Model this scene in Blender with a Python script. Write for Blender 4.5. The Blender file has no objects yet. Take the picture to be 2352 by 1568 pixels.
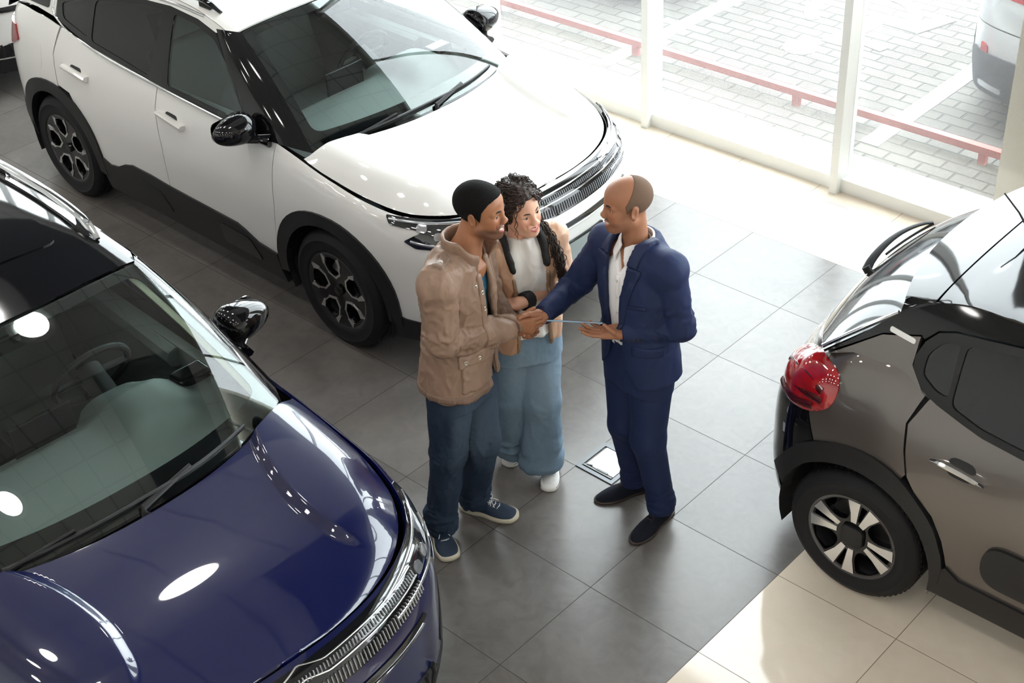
import bpy, bmesh, math, random
import numpy as np
from mathutils import Vector, Matrix, Euler
from mathutils.geometry import delaunay_2d_cdt
random.seed(5); np.random.seed(5)
SC = bpy.context.scene
COL = SC.collection
# ---------------------------------------------------------------- camera, world, exposure
cam_d = bpy.data.cameras.new('camera'); cam = bpy.data.objects.new('camera', cam_d); COL.objects.link(cam)
F_PX, YAW, PITCH, ROLL = 3289.94, 2.34787754, 0.61429067, -0.05871928
cam_d.sensor_width = 36; cam_d.lens = F_PX / 2352 * 36; cam_d.clip_end = 200
cp, sp_ = math.cos(PITCH), math.sin(PITCH)
fw = Vector((math.cos(YAW)*cp, math.sin(YAW)*cp, -sp_)); r0 = Vector((math.sin(YAW), -math.cos(YAW), 0)); u0 = r0.cross(fw)
cr, sr = math.cos(ROLL), math.sin(ROLL)
R_ = r0*cr + u0*sr; U_ = -r0*sr + u0*cr
cam.matrix_world = Matrix(((R_.x, U_.x, -fw.x, 3.04273), (R_.y, U_.y, -fw.y, -3.50555), (R_.z, U_.z, -fw.z, 4.64754), (0, 0, 0, 1)))
SC.camera = cam
SC.view_settings.view_transform = 'Standard'; SC.view_settings.look = 'None'
SC.view_settings.exposure = 0.62; SC.view_settings.gamma = 1; SC.view_settings.use_curve_mapping = False
W = bpy.data.worlds.new('sky'); SC.world = W; W.use_nodes = True
bg = W.node_tree.nodes['Background']; bg.inputs[0].default_value = (.90, .95, 1.0, 1); bg.inputs[1].default_value = 9.0
def area(name, loc, size, rot, power, color=(1, 1, 1), portal=False):
    l = bpy.data.lights.new(name, 'AREA'); l.shape = 'RECTANGLE'; l.size, l.size_y = size; l.energy = power; l.color = color
    o = bpy.data.objects.new(name, l); COL.objects.link(o); o.location = loc; o.rotation_euler = rot
    if portal: l.cycles.is_portal = True
    return o
SC.cycles.max_bounces = 8; SC.cycles.diffuse_bounces = 4; SC.cycles.glossy_bounces = 4; SC.cycles.transparent_max_bounces = 16
SC.cycles.transmission_bounces = 4
SC.cycles.caustics_reflective = False; SC.cycles.caustics_refractive = False; SC.cycles.sample_clamp_indirect = 6
SC.cycles.use_denoising = True
# ---------------------------------------------------------------- smooth curves and car surfaces (numpy only)
def spl(xs, ys):
    """smooth interpolant through (xs, ys): cubic Hermite with monotone-limited tangents"""
    xs = np.asarray(xs, float); ys = np.asarray(ys, float)
    h = np.diff(xs); d = (ys[1:] - ys[:-1]) / (h if ys.ndim == 1 else h[:, None])
    m = np.zeros_like(ys)
    hh = h if ys.ndim == 1 else h[:, None]
    m[1:-1] = (d[:-1] * hh[1:] + d[1:] * hh[:-1]) / (hh[:-1] + hh[1:])
    m[0] = d[0]; m[-1] = d[-1]
    def f(x):
        x = np.clip(np.asarray(x, float), xs[0], xs[-1])
        i = np.clip(np.searchsorted(xs, x) - 1, 0, len(xs) - 2)
        H = h[i]; t = (x - xs[i]) / H
        if ys.ndim > 1: t = t[..., None]; H = H[..., None]
        t2 = t * t; t3 = t2 * t
        return (2*t3 - 3*t2 + 1) * ys[i] + (t3 - 2*t2 + t) * H * m[i] + (-2*t3 + 3*t2) * ys[i+1] + (t3 - t2) * H * m[i+1]
    return f

def smooth(t):
    t = np.clip(t, 0, 1); return t * t * (3 - 2 * t)

class Body:
    """Lower body of a car: a half outline seen from above, stacked by height. Local frame: X forward from the front axle, Y left, Z up."""
    def __init__(s, outline, zb, top, inset, rnd, lowin=.04, yscale=None):
        P = np.array(outline, float)                       # from front centre to rear centre, Y >= 0
        L = np.r_[0, np.cumsum(np.linalg.norm(np.diff(P, axis=0), axis=1))]
        full = np.concatenate([(P * [1, -1])[::-1], P[1:]]); LL = np.r_[-L[::-1], L[1:]]
        f = spl(LL, full); q = np.linspace(-L[-1], L[-1], 4001); Q = f(q)
        A = np.r_[0, np.cumsum(np.linalg.norm(np.diff(Q, axis=0), axis=1))]; A -= A[-1] / 2
        g = np.linspace(A[0], A[-1], 1601); s.A = g; s.Q = np.stack([np.interp(g, A, Q[:, 0]), np.interp(g, A, Q[:, 1])], -1)
        T = np.gradient(s.Q, g, axis=0); T /= np.linalg.norm(T, axis=1)[:, None]
        s.N = np.stack([T[:, 1], -T[:, 0]], -1)
        k = np.array([0, .1, .2, .3, .2, .1, .05, .03, .02])  # light smoothing of normals
        for c in (0, 1): s.N[:, c] = np.convolve(np.pad(s.N[:, c], 12, mode='edge'), np.ones(25) / 25, 'valid')
        s.N /= np.linalg.norm(s.N, axis=1)[:, None]
        s.amax = g[-1]; s.zb = zb
        s.top = s._tab(top); s.inset = s._tab(inset); s.rnd = s._tab(rnd); s.lowin = lowin
    def _tab(s, rows):
        """rows of (X, value); the parameter is arc length, found from X on the half outline (X falls from front to rear)"""
        a = [s.aX(x) for x, _ in rows]; v = [r[1] for r in rows]
        f = spl(a, v); return lambda t: f(np.abs(t))
    def aX(s, X):
        """arc length (>=0, left side) where the outline passes X"""
        h = len(s.A) // 2; x = s.Q[h:, 0]
        return float(np.interp(-X, -x, s.A[h:]))
    def aY(s, Y):
        h = len(s.A) // 2; n = np.argmax(s.Q[h:, 1] > .98 * s.Q[h:, 1].max())
        return float(np.interp(Y, s.Q[h:h+n, 1], s.A[h:h+n]))
    def S(s, a, z):
        a = np.asarray(a, float); z = np.asarray(z, float)
        x = np.interp(a, s.A, s.Q[:, 0]); y = np.interp(a, s.A, s.Q[:, 1])
        nx = np.interp(a, s.A, s.N[:, 0]); ny = np.interp(a, s.A, s.N[:, 1])
        zt = s.top(a); v = np.clip((z - s.zb) / (zt - s.zb), 0, 1)
        ti = s.inset(a); r = s.rnd(a)
        w1 = np.clip((v - .5) / .5, 0, 1) ** 2.2
        w2 = 1 - np.sqrt(1 - (np.clip((v - .66) / .34, 0, 1) * .985) ** 2)
        ins = ti * ((1 - r) * w1 + r * w2) + s.lowin * np.clip(1 - v / .35, 0, 1) ** 2
        return np.stack([x - nx * ins, y - ny * ins, np.minimum(z, zt) + 0 * x], -1)
C5 = Body([(.925,0),(.915,.2),(.875,.42),(.80,.60),(.68,.755),(.50,.865),(.28,.915),(0,.925),(-.5,.92),(-1.2,.92),(-2.0,.92),(-2.7,.925),(-3.0,.91),(-3.28,.85),(-3.45,.72),(-3.54,.5),(-3.58,.25),(-3.59,0)],
    zb=.2,
    top=[(.925,.925),(.80,.925),(.5,.95),(.2,.99),(-.1,1.03),(-.35,1.07),(-.6,1.10),(-1.0,1.105),(-1.58,1.125),(-2.2,1.165),(-2.6,1.21),(-2.95,1.24),(-3.3,1.20),(-3.5,1.12),(-3.59,1.10)],
    inset=[(.925,.15),(.8,.14),(.6,.11),(.3,.095),(-.3,.10),(-.8,.095),(-2.2,.105),(-3.0,.12),(-3.4,.12),(-3.59,.10)],
    rnd=[(.925,.8),(.3,.9),(-.1,.9),(-.6,.2),(-1,.0),(-2.4,.0),(-3.1,.3),(-3.59,.3)])
C3 = Body([(.82,0),(.81,.2),(.77,.4),(.68,.58),(.55,.72),(.35,.82),(.1,.855),(-.4,.865),(-1.2,.865),(-2.0,.865),(-2.55,.87),(-2.78,.855),(-2.97,.79),(-3.09,.655),(-3.15,.45),(-3.17,.2),(-3.175,0)],
    zb=.2,
    top=[(.82,.86),(.6,.88),(.2,.95),(-.2,1.0),(-.6,1.01),(-1.2,1.02),(-1.8,1.04),(-2.1,1.06),(-2.3,1.115),(-2.5,1.18),(-2.7,1.16),(-2.9,1.08),(-3.05,1.02),(-3.175,1.0)],
    inset=[(.82,.15),(.5,.1),(-.3,.08),(-1.2,.065),(-2.0,.085),(-2.3,.115),(-2.6,.15),(-2.85,.16),(-3.0,.16),(-3.175,.15)],
    rnd=[(.82,.8),(-.1,.8),(-.8,.1),(-2.0,0),(-2.4,.0),(-2.8,.2),(-3.0,.4),(-3.175,.5)], lowin=.05)
def glass_y(X, z):
    """half width of the C5 cabin at height z"""
    X = np.asarray(X, float); z = np.asarray(z, float)
    return .86 - .30*(z-1.05) - .28*np.clip(z-1.05,0,1)**2 - .05*np.clip((-2.2-X)/1.0, 0, 2)**2 - .02*np.clip((X+1.0)/.7, 0, 2)**2
def glass_y3(X, z):
    X = np.asarray(X, float); z = np.asarray(z, float)
    return .80 - .32*(z-1.02) - .32*np.clip(z-1.02,0,1)**2 - .05*np.clip((-2.2-X)/.7, 0, 2)**2 - .02*np.clip((X+1.0)/.7, 0, 2)**2
# ---------------------------------------------------------------- materials
def mat(name, col, rough=.5, metal=0, coat=0, spec=.5, bump=None, noise=None, trans=0, emit=None, sheen=0):
    m = bpy.data.materials.new(name); m.use_nodes = True; nt = m.node_tree; b = nt.nodes['Principled BSDF']
    b.inputs['Base Color'].default_value = (*col, 1); b.inputs['Roughness'].default_value = rough; b.inputs['Metallic'].default_value = metal
    b.inputs['Coat Weight'].default_value = coat; b.inputs['Coat Roughness'].default_value = .02; b.inputs['Specular IOR Level'].default_value = spec
    if trans: b.inputs['Transmission Weight'].default_value = trans
    if sheen: b.inputs['Sheen Weight'].default_value = sheen
    if emit: b.inputs['Emission Color'].default_value = (*emit[0], 1); b.inputs['Emission Strength'].default_value = emit[1]
    if noise or bump:
        tc = nt.nodes.new('ShaderNodeTexCoord')
    if noise:      # (scale, amount, detail)
        n = nt.nodes.new('ShaderNodeTexNoise'); n.inputs['Scale'].default_value = noise[0]; n.inputs['Detail'].default_value = noise[2]
        nt.links.new(tc.outputs['Object'], n.inputs['Vector'])
        mx = nt.nodes.new('ShaderNodeMix'); mx.data_type = 'RGBA'
        mx.inputs['A'].default_value = (*[c*(1-noise[1]) for c in col], 1); mx.inputs['B'].default_value = (*[min(1, c*(1+noise[1])) for c in col], 1)
        nt.links.new(n.outputs['Fac'], mx.inputs['Factor']); nt.links.new(mx.outputs['Result'], b.inputs['Base Color'])
    if bump:       # (scale, strength, detail, distance)
        n = nt.nodes.new('ShaderNodeTexNoise'); n.inputs['Scale'].default_value = bump[0]; n.inputs['Detail'].default_value = bump[2]
        nt.links.new(tc.outputs['Object'], n.inputs['Vector'])
        bp = nt.nodes.new('ShaderNodeBump'); bp.inputs['Strength'].default_value = bump[1]; bp.inputs['Distance'].default_value = bump[3]
        nt.links.new(n.outputs['Fac'], bp.inputs['Height']); nt.links.new(bp.outputs['Normal'], b.inputs['Normal'])
    return m
def glass(name, tint, ior=1.5, veil=0, veil_col=(1, 1, 1)):
    """thin pane: tinted see-through plus mirror reflection by angle; veil = translucent share added to imitate glare haze"""
    m = bpy.data.materials.new(name); m.use_nodes = True; nt = m.node_tree; nt.nodes.clear()
    o = nt.nodes.new('ShaderNodeOutputMaterial'); t = nt.nodes.new('ShaderNodeBsdfTransparent'); t.inputs[0].default_value = (*tint, 1)
    g = nt.nodes.new('ShaderNodeBsdfGlossy'); g.inputs['Roughness'].default_value = 0.0; g.inputs[0].default_value = (1, 1, 1, 1)
    f = nt.nodes.new('ShaderNodeFresnel'); 
    ge = nt.nodes.new('ShaderNodeNewGeometry'); mr = nt.nodes.new('ShaderNodeMapRange'); mr.inputs['To Min'].default_value = ior; mr.inputs['To Max'].default_value = 1/ior
    nt.links.new(ge.outputs['Backfacing'], mr.inputs['Value']); nt.links.new(mr.outputs['Result'], f.inputs[0])   # a pane reflects alike from both sides
    mx = nt.nodes.new('ShaderNodeMixShader'); nt.links.new(f.outputs[0], mx.inputs[0])
    src = t
    if veil:
        tl = nt.nodes.new('ShaderNodeBsdfTranslucent'); tl.inputs[0].default_value = (*veil_col, 1)
        m2 = nt.nodes.new('ShaderNodeMixShader'); m2.inputs[0].default_value = veil
        nt.links.new(t.outputs[0], m2.inputs[1]); nt.links.new(tl.outputs[0], m2.inputs[2]); src = m2
    nt.links.new(src.outputs[0], mx.inputs[1]); nt.links.new(g.outputs[0], mx.inputs[2]); nt.links.new(mx.outputs[0], o.inputs[0])
    return m
# ---------------------------------------------------------------- objects
def tag(o, label=None, cat=None, group=None, kind=None):
    if label: o['label'] = label
    if cat: o['category'] = cat
    if group: o['group'] = group
    if kind: o['kind'] = kind
    return o
def empty(name, loc=(0, 0, 0), rz=0, parent=None):
    o = bpy.data.objects.new(name, None); COL.objects.link(o); o.location = loc; o.rotation_euler = (0, 0, rz); o.parent = parent
    o.empty_display_size = .1
    return o
def link(name, me, m, parent=None):
    o = bpy.data.objects.new(name, me); COL.objects.link(o)
    for x in (m if isinstance(m, (list, tuple)) else [m]): me.materials.append(x)
    o.parent = parent
    return o
def mesh(name, V, F, m, parent=None, smooth_=True, normals=None, fm=None):
    me = bpy.data.meshes.new(name); me.from_pydata([tuple(map(float, v)) for v in V], [], [tuple(map(int, f)) for f in F]); me.update()
    if smooth_: me.polygons.foreach_set('use_smooth', [True] * len(me.polygons))
    if fm is not None: me.polygons.foreach_set('material_index', fm)
    if normals is not None: me.normals_split_custom_set_from_vertices([tuple(map(float, n)) for n in normals])
    return link(name, me, m, parent)
class MB:
    """collects simple solids into one mesh"""
    def __init__(s): s.V = []; s.F = []
    def add(s, V, F):
        k = len(s.V); s.V += [tuple(map(float, v)) for v in V]; s.F += [tuple(k + int(i) for i in f) for f in F]; return s
    def box(s, c, d, rz=0, M=None):
        x, y, z = [k / 2 for k in d]
        V = np.array([(i*x, j*y, k*z) for i in (-1, 1) for j in (-1, 1) for k in (-1, 1)])
        if M is not None: V = V @ np.array(M).T
        ca, sa = math.cos(rz), math.sin(rz)
        V = np.stack([V[:, 0]*ca - V[:, 1]*sa, V[:, 0]*sa + V[:, 1]*ca, V[:, 2]], -1) + np.array(c)
        return s.add(V, [(0, 1, 3, 2), (4, 6, 7, 5), (0, 4, 5, 1), (2, 3, 7, 6), (0, 2, 6, 4), (1, 5, 7, 3)])
    def tube(s, P, r, n=10, cap=True, flat=1, up=(0, 0, 1)):
        """swept tube through points P; r radius or list; flat scales the second axis"""
        P = np.array(P, float); m = len(P); rr = np.full(m, r, float) if np.isscalar(r) else np.array(r, float)
        T = np.gradient(P, axis=0); T /= np.linalg.norm(T, axis=1)[:, None] + 1e-12
        V = []; up = np.array(up, float)
        side = np.cross(T[0], up)
        if np.linalg.norm(side) < 1e-3: up = np.array([1., 0, 0]); side = np.cross(T[0], up)
        side /= np.linalg.norm(side)
        for i in range(m):
            side = side - T[i] * (side @ T[i]); side /= np.linalg.norm(side) + 1e-12; b = np.cross(side, T[i])
            for k in range(n):
                a = 2*math.pi*k/n; V.append(P[i] + rr[i]*(math.cos(a)*side + flat*math.sin(a)*b))
        F = [(i*n+k, i*n+(k+1) % n, (i+1)*n+(k+1) % n, (i+1)*n+k) for i in range(m-1) for k in range(n)]
        if cap: F += [tuple(range(n))[::-1], tuple((m-1)*n+k for k in range(n))]
        return s.add(V, F)
    def lathe(s, prof, n=48, axis='y', c=(0, 0, 0), closed=False):
        """prof: (radius, height) pairs turned about the axis"""
        V = []
        for k in range(n):
            a = 2*math.pi*k/n
            for r, h in prof:
                q = (r*math.cos(a), h, r*math.sin(a)) if axis == 'y' else (r*math.cos(a), r*math.sin(a), h)
                V.append([q[i] + c[i] for i in range(3)])
        m = len(prof); F = []
        for k in range(n):
            for j in range(m if closed else m-1):
                j2 = (j+1) % m; k2 = (k+1) % n
                f = (k*m+j, k*m+j2, k2*m+j2, k2*m+j)
                F.append(f if axis == 'y' else f[::-1])
        return s.add(V, F)
    def prism(s, poly, z0, z1, M=None):
        """extrude a 2D polygon between two heights; M maps local xyz to place"""
        n = len(poly); V = np.array([(x, y, z0) for x, y in poly] + [(x, y, z1) for x, y in poly], float)
        if M is not None: V = np.array([M(v) for v in V])
        return s.add(V, [tuple(range(n))[::-1], tuple(range(n, 2*n))] + [(i, (i+1) % n, n+(i+1) % n, n+i) for i in range(n)])
    def build(s, name, m, parent=None, smooth_=True, bevel=0, seg=2, auto=35):
        o = mesh(name, s.V, s.F, m, parent, smooth_)
        if bevel:
            b = o.modifiers.new('b', 'BEVEL'); b.width = bevel; b.segments = seg; b.limit_method = 'ANGLE'; b.angle_limit = math.radians(40)
            if smooth_: b.harden_normals = True
        if smooth_ and auto:
            me = o.data; bm = bmesh.new(); bm.from_mesh(me)
            for e in bm.edges:
                if len(e.link_faces) == 2 and e.calc_face_angle(0) > math.radians(auto): e.smooth = False
            bm.to_mesh(me); bm.free()
        return o
def inside(P, poly):
    P = np.asarray(P, float); poly = np.asarray(poly, float); x, y = P[:, 0], P[:, 1]; c = np.zeros(len(P), bool)
    x1, y1 = poly[:, 0], poly[:, 1]; x2, y2 = np.roll(x1, -1), np.roll(y1, -1)
    for a, b, d, e in zip(x1, y1, x2, y2):
        if b == e: continue
        c ^= ((b > y) != (e > y)) & (x < (d - a) * (y - b) / (e - b) + a)
    return c
def edge_dist(P, poly):
    P = np.asarray(P, float); A = np.asarray(poly, float); B = np.roll(A, -1, 0); best = np.full(len(P), 1e9)
    for a, b in zip(A, B):
        d = b - a; L = d @ d + 1e-12; t = np.clip(((P - a) @ d) / L, 0, 1); q = a + t[:, None]*d
        best = np.minimum(best, np.linalg.norm(P - q, axis=1))
    return best
def rpoly(P, r, n=5):
    """round the corners of a polygon; r: radius or one per corner"""
    P = [np.array(p, float) for p in P]; out = []; m = len(P)
    for i in range(m):
        ri = r if np.isscalar(r) else r[i]
        a, b, c = P[i-1], P[i], P[(i+1) % m]; u = a-b; v = c-b; lu, lv = np.linalg.norm(u), np.linalg.norm(v)
        k = min(ri, lu*.48, lv*.48)
        if k < 1e-4: out.append(b); continue
        p0 = b + u/lu*k; p1 = b + v/lv*k
        for t in np.linspace(0, 1, n): out.append((1-t)**2*p0 + 2*t*(1-t)*b + t*t*p1)
    return np.array(out)
def dense(P, step):
    out = []; P = np.asarray(P, float)
    for a, b in zip(P, np.roll(P, -1, 0)):
        n = max(1, int(math.ceil(np.linalg.norm(b-a)/step)))
        for k in range(n): out.append(a + (b-a)*k/n)
    return np.array(out)
def panel(name, poly, fn, m, parent=None, step=.04, thick=.012, off=0., holes=(), flip=1, edge=.0025, hfn=None):
    """skin panel: polygon poly in a surface's own (u, v), laid on fn(u, v) -> xyz, pushed out by off, edges turned inward by thick"""
    loops = [dense(poly, step)] + [dense(h, step) for h in holes]
    pts = list(map(tuple, np.concatenate(loops))); edges = []; k = 0
    for L in loops:
        edges += [(k+i, k+(i+1) % len(L)) for i in range(len(L))]; k += len(L)
    lo = loops[0].min(0); hi = loops[0].max(0)
    gx, gy = np.meshgrid(np.arange(lo[0]+step*.5, hi[0], step), np.arange(lo[1]+step*.5, hi[1], step)); G = np.stack([gx.ravel(), gy.ravel()], -1)
    if len(G):
        ok = inside(G, loops[0]) & (edge_dist(G, loops[0]) > step*.45)
        for h in loops[1:]: ok &= ~inside(G, h) & (edge_dist(G, h) > step*.45)
        pts += list(map(tuple, G[ok]))
    r = delaunay_2d_cdt([Vector(q) for q in pts], edges, [], 0, 1e-5)
    P = np.array([tuple(v) for v in r[0]]); T = np.array(r[2])
    cen = P[T].mean(1); ok = inside(cen, loops[0])
    for h in loops[1:]: ok &= ~inside(cen, h)
    T = T[ok]
    h_ = 4e-3
    def pos(Q):
        return np.asarray(fn(Q[:, 0], Q[:, 1]))
    def nor(Q):
        du = pos(Q + [h_, 0]) - pos(Q - [h_, 0]); dv = pos(Q + [0, h_]) - pos(Q - [0, h_])
        n = np.cross(du, dv) * flip; return n / (np.linalg.norm(n, axis=1)[:, None] + 1e-12)
    X = pos(P); N = nor(P); V = X + N*off
    if hfn is not None: V = V + N*hfn(P)[:, None]
    if flip < 0: T = T[:, ::-1]
    F = [tuple(t) for t in T]; Vn = [*N]; Vv = [*V]
    # turned-in edges
    cnt = {}
    for t in T:
        for i in range(3):
            e = (t[i], t[(i+1) % 3]); cnt[e] = 1
    for (i, j) in list(cnt):
        if (j, i) in cnt: continue
        k = len(Vv); e = V[j]-V[i]; out = np.cross(e, N[i]); out /= np.linalg.norm(out)+1e-12
        Vv += [V[i], V[j], V[j]-N[j]*thick, V[i]-N[i]*thick]; Vn += [out]*4; F.append((k+1, k, k+3, k+2))
    if hfn is not None:
        o = mesh(name, Vv, F, m, parent); return o
    return mesh(name, Vv, F, m, parent, normals=Vn)
def strip(name, fn, P, w, h, m, parent=None, off=0, flip=1, n=1, mb=None):
    """raised moulding along a path P of (u, v) on surface fn: width w, height h"""
    P = np.array(P, float); X = np.asarray(fn(P[:, 0], P[:, 1])); e = 3e-3
    du = np.asarray(fn(P[:, 0]+e, P[:, 1]))-np.asarray(fn(P[:, 0]-e, P[:, 1])); dv = np.asarray(fn(P[:, 0], P[:, 1]+e))-np.asarray(fn(P[:, 0], P[:, 1]-e))
    N = np.cross(du, dv)*flip; N /= np.linalg.norm(N, axis=1)[:, None]
    T = np.gradient(X, axis=0); T /= np.linalg.norm(T, axis=1)[:, None]; B = np.cross(N, T)
    V = []; prof = [(-.5, -.3), (-.5, .4), (-.32, .85), (0, 1), (.32, .85), (.5, .4), (.5, -.3)]; ww = np.full(len(P), w) if np.isscalar(w) else np.array(w)
    for i in range(len(P)):
        for a, b in prof: V.append(X[i] + B[i]*a*ww[i] + N[i]*(b*h+off))
    k = len(prof); F = [(i*k+j, i*k+j+1, (i+1)*k+j+1, (i+1)*k+j) for i in range(len(P)-1) for j in range(k-1)]
    F += [tuple(range(k)), tuple((len(P)-1)*k+j for j in range(k))[::-1]]
    if mb is not None: mb.add(V, F); return mb
    mb = MB(); mb.add(V, F); return mb.build(name, m, parent)
def path(P, n):
    """smooth curve through points, n samples"""
    P = np.array(P, float); L = np.r_[0, np.cumsum(np.linalg.norm(np.diff(P, axis=0), axis=1))]
    return spl(L, P)(np.linspace(0, L[-1], n))
def copy_tree(o, parent=None):
    c = o.copy(); COL.objects.link(c); c.parent = parent
    for ch in list(o.children): copy_tree(ch, c)
    return c
# ---------------------------------------------------------------- room
T = .6
def floor_mat():
    m = bpy.data.materials.new('floor_tiles'); m.use_nodes = True; nt = m.node_tree; b = nt.nodes['Principled BSDF']; N = nt.nodes.new; L = nt.links.new
    tc = N('ShaderNodeTexCoord'); sx = N('ShaderNodeSeparateXYZ'); L(tc.outputs['Object'], sx.inputs[0])
    def mth(op, a, c=None, **k):
        n = N('ShaderNodeMath'); n.operation = op
        for i, v in enumerate((a, c)):
            if v is None: continue
            if isinstance(v, (int, float)): n.inputs[i].default_value = v
            else: L(v, n.inputs[i])
        return n.outputs[0]
    X, Y = sx.outputs[0], sx.outputs[1]
    def line(c):   # 1 on the joint
        f = mth('FRACT', mth('DIVIDE', c, T)); f = mth('ABSOLUTE', mth('SUBTRACT', f, .5)); return mth('GREATER_THAN', f, .5 - .0018/T)
    joint = mth('MAXIMUM', line(X), line(Y))
    dark = mth('MULTIPLY', mth('LESS_THAN', X, .6), mth('LESS_THAN', Y, 3.0))
    n1 = N('ShaderNodeTexNoise'); n1.inputs['Scale'].default_value = 1.6; n1.inputs['Detail'].default_value = 8; n1.inputs['Roughness'].default_value = .65; L(tc.outputs['Object'], n1.inputs[0])
    n2 = N('ShaderNodeTexNoise'); n2.inputs['Scale'].default_value = 9; n2.inputs['Detail'].default_value = 6; n2.inputs['Distortion'].default_value = 1.5; L(tc.outputs['Object'], n2.inputs[0])
    wn = N('ShaderNodeTexWhiteNoise'); wn.noise_dimensions = '2D'; fl = N('ShaderNodeVectorMath'); fl.operation = 'FLOOR'; sc = N('ShaderNodeVectorMath'); sc.operation = 'SCALE'; sc.inputs['Scale'].default_value = 1/T
    L(tc.outputs['Object'], sc.inputs[0]); L(sc.outputs[0], fl.inputs[0]); L(fl.outputs[0], wn.inputs['Vector'])
    v = mth('ADD', mth('MULTIPLY', n1.outputs['Fac'], .5), mth('MULTIPLY', n2.outputs['Fac'], .35)); v = mth('ADD', v, mth('MULTIPLY', wn.outputs['Value'], .15))
    cr = N('ShaderNodeValToRGB'); cr.color_ramp.elements[0].position = .3; cr.color_ramp.elements[1].position = .72
    cr.color_ramp.elements[0].color = (.084, .076, .069, 1); cr.color_ramp.elements[1].color = (.180, .166, .153, 1); L(v, cr.inputs[0])
    c2 = N('ShaderNodeValToRGB'); c2.color_ramp.elements[0].position = .3; c2.color_ramp.elements[1].position = .75
    c2.color_ramp.elements[0].color = (.70, .60, .48, 1); c2.color_ramp.elements[1].color = (.78, .69, .57, 1); L(v, c2.inputs[0])
    mx = N('ShaderNodeMix'); mx.data_type = 'RGBA'; L(dark, mx.inputs['Factor']); L(c2.outputs[0], mx.inputs['A']); L(cr.outputs[0], mx.inputs['B'])
    jc = N('ShaderNodeMix'); jc.data_type = 'RGBA'; L(joint, jc.inputs['Factor']); L(mx.outputs['Result'], jc.inputs['A']); 
    jd = N('ShaderNodeMix'); jd.data_type = 'RGBA'; L(dark, jd.inputs['Factor']); jd.inputs['A'].default_value = (.22, .17, .13, 1); jd.inputs['B'].default_value = (.035, .030, .026, 1); L(jd.outputs['Result'], jc.inputs['B'])
    L(jc.outputs['Result'], b.inputs['Base Color'])
    ro = mth('ADD', .07, mth('MULTIPLY', dark, .17)); ro = mth('ADD', ro, mth('MULTIPLY', mth('MULTIPLY', n2.outputs['Fac'], dark), .14)); ro = mth('ADD', ro, mth('MULTIPLY', joint, .4)); L(ro, b.inputs['Roughness'])
    b.inputs['Specular IOR Level'].default_value = .5
    bp = N('ShaderNodeBump'); bp.inputs['Strength'].default_value = .35; bp.inputs['Distance'].default_value = .002
    hgt = mth('SUBTRACT', mth('MULTIPLY', mth('MULTIPLY', n2.outputs['Fac'], dark), .5), joint); L(hgt, bp.inputs['Height']); L(bp.outputs[0], b.inputs['Normal'])
    return m
def struct(name, mb, m, parent=None, **k):
    o = mb.build(name, m, parent, smooth_=False, **k)
    if parent is None: o['kind'] = 'structure'
    return o
MW = mat('wall_paint', (.62, .61, .58), .7); MF = mat('white_frame', (.80, .81, .79), .35)
XL, XR, YB, YF, ZC = -15.0, 8.0, -9.0, 3.80, 5.6
b = MB(); b.box(((XL+XR)/2, (YB+YF)/2, -.05), (XR-XL, YF-YB, .1)); struct('floor', b, floor_mat())
def ceil_mat():
    m = mat('ceiling_tiles', (.42, .415, .41), .8); nt = m.node_tree; bb = nt.nodes['Principled BSDF']
    tc = nt.nodes.new('ShaderNodeTexCoord'); br = nt.nodes.new('ShaderNodeTexBrick'); br.offset = 0; br.inputs['Scale'].default_value = 1
    br.inputs['Brick Width'].default_value = .6; br.inputs['Row Height'].default_value = .6; br.inputs['Mortar Size'].default_value = .02
    br.inputs['Color1'].default_value = (.50, .49, .48, 1); br.inputs['Color2'].default_value = (.53, .52, .51, 1); br.inputs['Mortar'].default_value = (.22, .22, .22, 1)
    nt.links.new(tc.outputs['Object'], br.inputs[0]); nt.links.new(br.outputs[0], bb.inputs['Base Color']); return m
MC = ceil_mat()
b = MB(); b.box(((XL+XR)/2, (YB+YF)/2, ZC+.05), (XR-XL, YF-YB, .1)); struct('ceiling', b, MC)
b = MB(); b.box((XL-.05, (YB+YF)/2, ZC/2), (.1, YF-YB, ZC)); struct('wall_left', b, MW)
b = MB(); b.box((XR+.05, (YB+YF)/2, ZC/2), (.1, YF-YB, ZC)); struct('wall_right', b, MW)
b = MB(); b.box(((XL+XR)/2, YB-.05, ZC/2), (XR-XL, .1, ZC)); struct('wall_back', b, MW)
b = MB(); b.box(((XL+XR)/2, YF+.05, ZC-.03), (XR-XL, .12, .12)); struct('wall_front', b, MW)
# window wall: mullions every 1.54 m, low sill, glass
MG = glass("pane_glass", (.95, .97, .96), veil=.035)  # veil added so the yard looks washed out by glare
xs = [-2.62+1.54*k for k in range(-8, 7)]
for i in range(len(xs)-1):
    x0, x1 = xs[i], xs[i+1]; nm = 'window_%d' % (i+1)
    b = MB(); b.box((x0, YF-.01, 2.75), (.055, .17, 5.5)); b.box(((x0+x1)/2, YF+.01, .045), (x1-x0-.055, .10, .09)); b.box(((x0+x1)/2, YF+.01, 5.46), (x1-x0-.055, .08, .08))
    w = struct(nm, b, MF)
    p = MB(); p.box(((x0+x1)/2, YF+.03, 2.76), (x1-x0-.055, .008, 5.34)); po = p.build('window_pane', MG, w, smooth_=False)
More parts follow.
